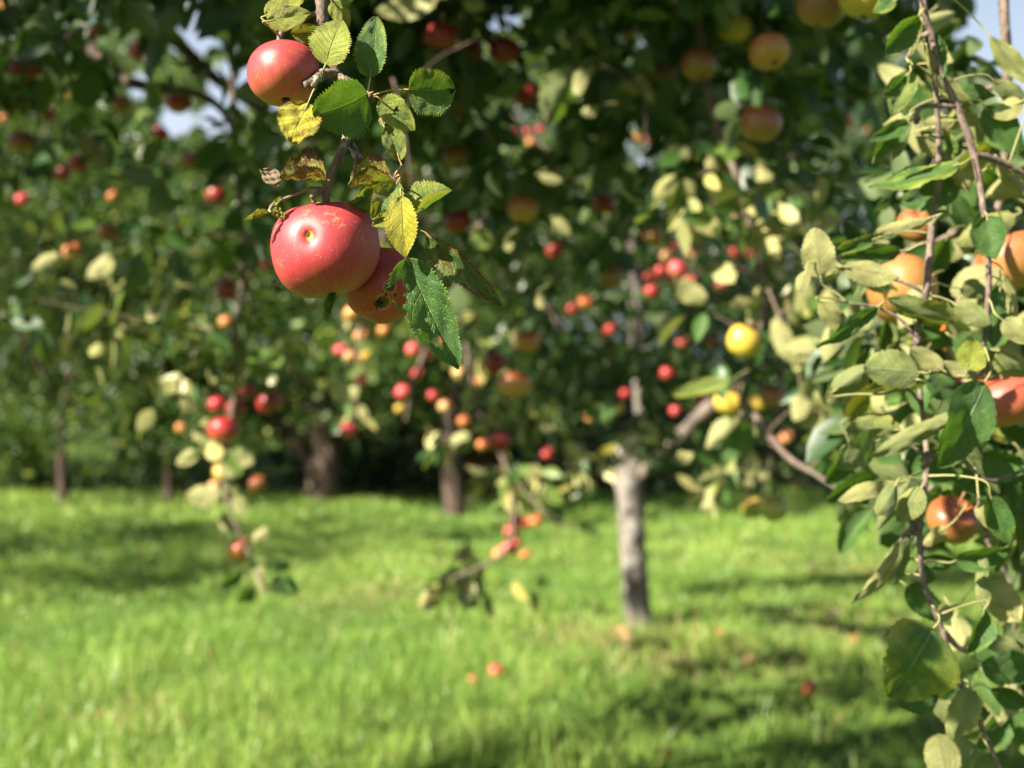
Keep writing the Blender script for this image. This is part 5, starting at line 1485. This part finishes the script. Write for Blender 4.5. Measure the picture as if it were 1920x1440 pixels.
T, U = 'T', 'U'
BH = 'branches hanging into the view'
hanging_bough('long thin branch of pale leaves and orange apples hanging over the lawn at left', 'apple_branch',
              [([(430, -60, .1), (440, 250, .05), (455, 480, 0), (440, 640, 0), (440, 740, 0), (425, 830, 0), (420, 900, 0), (440, 975, 0), (462, 1030, 0), (485, 1080, 0), (500, 1105, 0)], .009),
               ([(440, 740, 0), (475, 745, 0), (510, 760, -.02)], .004), ([(455, 480, 0), (480, 620, .1), (520, 700, .1)], .004), ([(455, 480, 0), (400, 560, 0), (380, 640, 0)], .004)],
              [((398, 922), (346, 928), 44, U, 'lit', .4, 0, 1), ((412, 908), (402, 948), 28, U, 'lit', .4, 0, 1), ((430, 905), (432, 948), 34, U, 'lit', .4, 0, 1), ((440, 852), (476, 868), 30, U, 'lit', .5, 0, 1), ((414, 868), (440, 895), 26, U, 'lit', .5, 0, 1),
               ((420, 962), (424, 1000), 26, U, 'mid', .4, 0, 1), ((440, 930), (456, 968), 26, U, 'lit', .4, 0, 1), ((476, 1014), (500, 986), 26, U, 'lit', .4, .1, 1), ((446, 980), (430, 1000), 20, U, 'lit', .4, .1, .9), ((452, 1066), (412, 1098), 34, T, 'dark', 0, 0, 0),
               ((500, 1052), (546, 1064), 26, T, 'dark', 0, 0, 0), ((506, 1092), (562, 1110), 38, T, 'dark', 0, 0, 0), ((478, 1104), (444, 1128), 28, T, 'dark', 0, 0, 0), ((484, 1082), (500, 1116), 22, U, 'lit', .4, 0, 1), ((490, 1060), (478, 1090), 20, U, 'lit', .4, 0, 1), ((468, 1040), (482, 1066), 24, T, 'dark', 0, 0, 0),
               ((380, 645), (390, 606), 34, U, 'lit', .4, 0, .9), ((300, 715), (334, 732), 30, U, 'mid', .6, 0, .6), ((440, 540), (480, 505), 28, U, 'lit', .5, 0, .8), ((372, 850), (330, 870), 26, U, 'lit', .5, 0, .8), ((385, 800), (366, 830), 34, U, 'lit', .5, 0, .7), ((400, 790), (372, 812), 32, U, 'mid', .5, 0, .7),
               ((500, 700), (512, 670), 24, U, 'mid', .5, 0, .7), ((440, 700), (420, 690), 24, T, 'mid', .2, 0, 0), ((468, 812), (490, 830), 20, U, 'lit', .5, 0, .7), ((110, 480), (58, 500), 34, U, 'lit', .4, 0, 1), ((208, 478), (162, 522), 34, U, 'lit', .4, 0, 1)],
              3.6, BH, 61, fill=[(400, 640, 60, 16), (470, 650, 70, 22), (430, 760, 50, 16), (420, 840, 40, 12), (350, 700, 60, 14), (540, 690, 70, 18), (300, 520, 90, 26), (160, 420, 100, 30), (420, 500, 70, 22), (60, 560, 90, 20), (230, 610, 90, 22)], pale_mu=.42)
hanging_bough('sunlit bough of cream and green leaves with yellow apples right of the pale trunk', 'apple_branch',
              [([(1290, -80, .1), (1330, 180, .05), (1370, 300, 0), (1400, 400, 0), (1425, 500, 0), (1432, 590, 0), (1400, 680, .05), (1390, 745, .05), (1390, 790, 0)], .010),
               ([(1370, 300, 0), (1440, 330, .0), (1510, 370, .05)], .005), ([(1425, 500, 0), (1460, 590, -.05), (1485, 640, -.05)], .0035), ([(1400, 400, 0), (1330, 430, .1), (1290, 520, .15)], .004), ([(1432, 590, 0), (1520, 700, .1), (1530, 770, .1)], .004),
               ([(1390, 745, .05), (1470, 850, 0), (1530, 890, -.05), (1600, 935, -.1)], .0085), ([(1425, 500, 0), (1540, 480, 0), (1600, 520, .1)], .004)],
              [((1424, 335), (1448, 384), 42, U, 'lit', .5, 0, 1), ((1500, 358), (1534, 424), 34, U, 'lit', .5, 0, 1), ((1456, 592), (1490, 690), 44, U, 'lit', .5, 0, 1), ((1270, 530), (1326, 560), 50, U, 'lit', .4, 0, 1), ((1460, 400), (1452, 476), 44, U, 'lit', .6, 0, 1), ((1440, 486), (1478, 490), 40, U, 'lit', .6, 0, 1),
               ((1386, 786), (1322, 842), 54, U, 'mid', .3, 0, .6), ((1404, 790), (1346, 862), 50, T, 'dark', .1, 0, 0), ((1410, 796), (1392, 870), 30, U, 'mid', .3, 0, .7), ((1368, 712), (1258, 738), 30, T, 'lit', .45, .05, 0), ((1084, 128), (1022, 236), 78, U, 'dark', .2, 0, .15), ((1090, 130), (1082, 180), 30, U, 'lit', .4, 0, 1),
               ((1196, 136), (1226, 202), 20, U, 'lit', .5, 0, 1), ((1092, 50), (1118, 92), 18, U, 'lit', .5, 0, 1), ((1114, 120), (1078, 172), 20, U, 'lit', .5, 0, 1), ((1120, 200), (1090, 212), 24, U, 'lit', .5, 0, 1), ((1044, 66), (1064, 86), 20, U, 'lit', .6, 0, .8), ((1250, 276), (1292, 300), 34, U, 'mid', .3, 0, .6),
               ((1330, 292), (1344, 318), 26, U, 'lit', .6, 0, 1), ((1400, 14), (1414, 2), 20, U, 'lit', .5, 0, .9), ((1520, 745), (1572, 740), 56, U, 'lit', .4, 0, 1), ((1500, 740), (1492, 790), 40, U, 'lit', .4, 0, 1), ((1036, 410), (1070, 440), 26, U, 'lit', .6, 0, .7), ((1010, 328), (1056, 340), 22, U, 'lit', .6, 0, .8),
               ((820, -2), (702, 18), 44, U, 'lit', .4, 0, 1), ((868, 0), (912, 14), 36, U, 'lit', .4, 0, 1), ((950, 455), (956, 472), 20, U, 'lit', .5, 0, .8), ((880, 452), (924, 452), 44, T, 'lit', .4, 0, 0), ((1010, 552), (1014, 580), 20, U, 'lit', .6, 0, .7), ((1100, 780), (1160, 760), 36, T, 'mid', .2, 0, 0),
               ((1540, 770), (1500, 800), 40, U, 'lit', .4, 0, .9), ((1270, 860), (1300, 850), 30, U, 'lit', .5, 0, .8), ((1310, 910), (1350, 880), 30, U, 'mid', .3, 0, .6), ((1590, 700), (1600, 745), 44, U, 'lit', .4, 0, .8)],
              2.85, BH, 62, fill=[(1430, 400, 60, 20), (1370, 440, 60, 16), (1470, 560, 60, 16), (1340, 590, 60, 14), (1500, 680, 70, 20), (1280, 420, 80, 18), (1540, 560, 60, 16), (1400, 330, 80, 20), (1530, 400, 60, 14), (1570, 810, 60, 14), (1480, 770, 50, 8), (1310, 330, 70, 14), (1600, 640, 60, 18)], pale_mu=.46)
hanging_bough('low sprig of pale leaves and pink apples hanging between the far trunks', 'apple_branch',
              [([(720, 430, .1), (690, 560, .0), (672, 640, 0), (672, 720, 0), (662, 790, 0)], .010), ([(690, 560, 0), (650, 600, 0), (636, 650, 0)], .005)],
              [((690, 600), (662, 622), 26, U, 'lit', .4, 0, 1), ((676, 690), (642, 700), 26, T, 'mid', .3, 0, 0), ((672, 730), (640, 750), 26, U, 'lit', .5, .2, .9), ((676, 760), (684, 790), 18, U, 'lit', .5, 0, .8), ((690, 700), (712, 716), 22, T, 'mid', .3, 0, 0), ((640, 630), (630, 610), 20, T, 'lit', .3, 0, 0), ((672, 640), (700, 660), 24, T, 'lit', .4, 0, 0)],
              5.4, BH, 63, fill=[(680, 590, 40, 20), (665, 660, 30, 14), (670, 740, 22, 8), (660, 780, 14, 5)], pale_mu=.6)
hanging_bough('sunny bushy bough with pink apples left of the pale trunk', 'apple_branch',
              [([(900, 420, .3), (850, 560, .1), (800, 650, 0), (770, 740, 0), (760, 790, 0)], .012), ([(850, 560, .1), (880, 680, 0), (900, 780, 0), (950, 880, -.1), (962, 990, -.2), (940, 1040, -.2), (870, 1075, -.2), (800, 1095, -.2)], .010), ([(880, 680, 0), (840, 760, 0), (850, 840, 0)], .005), ([(950, 880, -.1), (1010, 950, -.2), (1060, 980, -.2), (1110, 1000, -.2)], .005), ([(900, 780, 0), (960, 800, 0), (1060, 860, 0), (1160, 835, 0)], .006)],
              [((1086, 982), (1132, 1008), 24, T, 'dark', 0, 0, 0), ((1160, 832), (1104, 862), 14, T, 'lit', .95, .2, 0), ((1034, 945), (1052, 985), 34, T, 'dark', 0, .2, 0), ((1018, 960), (1010, 938), 22, U, 'lit', .5, 0, 1), ((880, 815), (832, 848), 30, U, 'lit', .5, .1, 1), ((960, 880), (930, 905), 24, U, 'lit', .5, 0, 1), ((985, 880), (1000, 910), 22, U, 'lit', .5, 0, 1), ((965, 905), (958, 925), 24, U, 'lit', .5, 0, 1)],
              5.1, BH, 64, fill=[(770, 610, 50, 26), (800, 690, 50, 26), (760, 770, 40, 22), (850, 640, 50, 24), (870, 780, 50, 28), (830, 820, 40, 20), (920, 760, 50, 24), (960, 880, 50, 24), (970, 950, 40, 18), (930, 1000, 40, 18), (900, 1060, 36, 20), (850, 1080, 30, 16), (810, 1095, 20, 9), (975, 1060, 36, 14), (1010, 860, 60, 30), (1070, 900, 50, 24), (1020, 930, 30, 10), (1180, 790, 46, 22), (1235, 800, 40, 16), (890, 700, 50, 22), (1000, 790, 50, 22), (1090, 830, 50, 24), (720, 470, 60, 20), (930, 880, 40, 20), (790, 630, 40, 16), (830, 700, 40, 16)], pale_mu=.76, Lm=.075)
hanging_bough('thin trailing branch with a pair of green apples below the sunlit bough', 'apple_branch',
              [([(1470, 640, .3), (1460, 780, .1), (1440, 880, 0), (1432, 925, 0)], .006), ([(1440, 880, 0), (1490, 900, 0), (1540, 915, 0)], .003), ([(1460, 780, .1), (1370, 850, .1), (1320, 920, .1)], .004)],
              [((1400, 900), (1412, 922), 20, U, 'lit', .5, .2, 1), ((1440, 900), (1420, 885), 22, U, 'lit', .5, 0, .9)],
              3.75, BH, 65, fill=[(1365, 850, 46, 18), (1340, 900, 34, 12), (1320, 930, 20, 7), (1470, 840, 30, 8), (1420, 830, 30, 8)], pale_mu=.6)


def second_right():
    """leafy twigs just behind the right-edge branch"""
    rg = np.random.default_rng(88)
    d = 1.62
    off = P(1860, -100, d)
    t = thing('apple_branch', 'denser twigs of leaves and apples close behind the right edge branch', 'branch', off, BH)
    g = Geo(); paths = []
    for i, (pts, r) in enumerate(((([(1900, -700, .2), (1880, -100, 0), (1890, 150, 0), (1870, 400, 0), (1800, 560, 0), (1780, 700, 0), (1820, 860, 0), (1850, 1010, 0)]), .007), ([(1870, 400, 0), (1760, 450, .05), (1690, 480, .05), (1640, 620, .1)], .004), ([(1780, 700, 0), (1690, 760, .05), (1620, 820, .1)], .004), ([(1820, 860, 0), (1740, 920, 0), (1690, 960, 0)], .004), ([(1890, 150, 0), (1800, 200, .05), (1740, 330, .1)], .004), ([(1850, 1010, 0), (1900, 1120, 0), (1890, 1300, 0)], .003))):
        paths.append(tube(g, [P(x, y, d + z) for x, y, z in pts], [r, r * .7, r * .5, r * .3], 40, 7, rough=.06, seed=i))
    link('twig', g.mesh('twig', M['twig'], off), t)
    spots = [(1700, 120, 50, 3), (1790, 230, 60, 5), (1860, 330, 60, 6), (1760, 340, 60, 5), (1700, 440, 60, 5), (1880, 430, 50, 5), (1830, 520, 60, 6), (1640, 560, 60, 5), (1740, 590, 60, 6), (1890, 640, 50, 5), (1680, 680, 60, 6), (1790, 760, 60, 5), (1890, 850, 60, 9), (1820, 900, 60, 8), (1700, 790, 60, 5), (1640, 870, 50, 5), (1760, 930, 50, 4), (1890, 960, 40, 4), (1880, 1260, 50, 8), (1880, 1370, 50, 6), (1850, 1180, 40, 3), (1640, 760, 50, 4), (1800, 620, 40, 4)]
    i = 0
    gd = Geo()
    for px, py, r, cnt in [(1700, 330, 60, 30), (1800, 130, 60, 22), (1880, 300, 60, 26), (1680, 480, 70, 40), (1780, 480, 70, 40), (1880, 560, 60, 40), (1700, 640, 70, 44), (1800, 680, 70, 44), (1640, 760, 60, 30), (1760, 820, 70, 44), (1880, 800, 60, 44), (1850, 920, 60, 40), (1740, 900, 60, 30), (1640, 880, 50, 24), (1900, 1000, 40, 16), (1620, 640, 50, 24), (1890, 1280, 40, 14)]:
        cnt = int(cnt * .8)
        pos = P(px, py, d + .22) + rg.standard_normal((cnt, 3)) * np.array([.5, 1.2, .5]) * r * 1.9 / FPX
        nr = unit(rg.standard_normal((cnt, 3)) + np.array([.5, .3, .4]))
        ax = unit(rg.standard_normal((cnt, 3)) * .7 + [0, 0, -.6])
        leaf_cloud(gd, pos, .066 * rg.uniform(.7, 1.3, cnt), ax, nr, np.clip(.35 + .25 * rg.standard_normal(cnt), 0, .9), rg=rg, fold=.6, curl=.4)
    link('foliage', gd.mesh('foliage', M['leaf_apple'], off), t)
    for px, py, r, cnt in spots:
        for k in range(cnt):
            x, y = px + rg.normal(0, r * .7), py + rg.normal(0, r * .7)
            L = rg.uniform(85, 135); a = rg.uniform(0, 2 * pi)
            a = a if rg.random() < .4 else rg.uniform(.15 * pi, .85 * pi)
            tip = (x + L * math.cos(a), y + L * math.sin(a) * .8)
            shade = rg.random()
            face, light, pa = (U, 'lit', .9) if shade < .16 else (U, 'mid', .2) if shade < .32 else (T, 'dark', 0) if shade < .80 else (T, 'lit', 0)
            gl_ = Geo()
            B, ax = detail_leaf(gl_, (x, y), tip, rg.uniform(40, 70), d + rg.uniform(-.12, .16), face=face, light=light, fold=rg.uniform(.1, .6), cup=rg.uniform(-.3, .45), tw=rg.uniform(-.8, .8), bend=rg.uniform(-.14, .1), yel=rg.choice([.1, .2, .3, .5], p=[.4, .3, .2, .1]), brn=rg.choice([0, .05, .25], p=[.6, .3, .1]), pale=pa, rows=14, cols=8, teeth=.035, seed=3000 + i, dt=rg.uniform(-.03, .03), kind=('ovate', 'round', 'long')[i % 3])
            tgt = nearest(paths, B, ax)
            if np.linalg.norm(tgt - B) > .04: tgt = B + unit(tgt - B) * .035 - ax * .012
            petiole(gl_, B, ax, tgt, r=.0008, mat=1)
            i += 1
            if i <= 150: link('leaf', gl_.mesh('leaf', [M['leaf_detail'], M['petiole_green']], B), t, loc=Vector(B - off))


second_right()

for px, py, sz, kind, grp, lab in A:
    apple(px, py, sz, kind, lab, grp, real=.068 if sz > 35 else .063)
AR = [(1692, 545, 128, 'brown2', 1.56, 'large orange apple half covered by leaves on the right edge branch'), (1716, 424, 70, 'brown2', 1.72, 'peach coloured apple mostly hidden behind cream leaf, above the large orange one'),
      (1900, 490, 126, 'brown2', 1.58, 'big orange red apple at the right edge beside the grey twig'), (1888, 750, 128, 'rustred', 1.5, 'big shiny red apple behind dark leaf at the right edge'),
      (1822, 735, 84, 'rustred', 1.56, 'red orange apple showing left of the dark leaf at right'), (1786, 975, 98, 'brown', 1.5, 'brown green apple lowest on the right edge branch'),
      (1800, 632, 76, 'orange', 1.7, 'shaded orange brown apple under a curved leaf at right'), (1756, 820, 56, 'yellow', 1.75, 'yellow apple glimpsed behind the large dark leaf at right'), (1778, 232, 34, 'darkred', 1.9, 'small purple red apple behind the twig at upper right')]
for px, py, sz, kind, d, lab in AR:
    apple(px, py, sz, kind, lab, GR, d=d, res=(32, 40))
# windfalls
for px, py, sz, kind, lab in ((930, 1270, 36, 'red', 'coral red windfall apple in the grass in front of the pale trunk'), (886, 1275, 18, 'pink', 'small dull pink windfall half sunk in grass beside the coral one'), (1518, 1300, 34, 'red', 'crimson windfall apple in the shaded grass at right'),
                              (1350, 1194, 24, 'peach', 'peach windfall apple in sunny grass right of the trunk foot'), (1250, 1420, 28, 'orange', 'orange brown windfall apple at the bottom edge'), (1205, 1206, 18, 'darkred', 'small dark red windfall just in front of the trunk foot'),
                              (1600, 1200, 18, 'orange', 'small orange windfall in grass left of the right edge branch')):
    q = ground(px, py + 20)
    dq = (q - CAM) @ FWD
    r = sz * dq / FPX / 2
    apple(px, py, sz, kind, lab, GF, d=dq, pos=q + np.array([0, 0, r * .85 + .03]), tilt=(random.uniform(-1, 1), random.uniform(-1, 1), .3))
# dry leaves lying in the grass, a countable few
rg = np.random.default_rng(71)
for px, py, L, lab in ((1160, 1216, .10, 'tan dry leaf curled in grass in front of the trunk'), (1190, 1224, .09, 'pale dry leaf beside the tan one before the trunk'), (1232, 1258, .11, 'long brown dry leaf lower right of the trunk'), (1262, 1270, .08, 'short brown dry leaf at the end of the long one'),
                       (1420, 1262, .08, 'golden dry leaf in shaded grass at right centre'), (1450, 1266, .07, 'ochre dry leaf right of the golden one'), (1575, 1185, .12, 'light tan dry leaf in the sunny grass at right'), (1090, 1420, .08, 'brown dry leaf at the bottom middle')):
    q = ground(px, py) + np.array([0, 0, .075])
    g = Geo()
    leaf_cloud(g, np.zeros((1, 3)), np.array([L]), rg.normal(0, 1, (1, 3)) * [1, 1, .15], np.array([[0.1, -.45, 1.]]), np.array([rg.random()]), curl=.5, rg=rg, ratio=.7)
    o = link('fallen_leaf', g.mesh('fallen_leaf', M['dry']), loc=Vector(q))
    tag(o, lab, 'leaf', 'dry leaves on the grass')
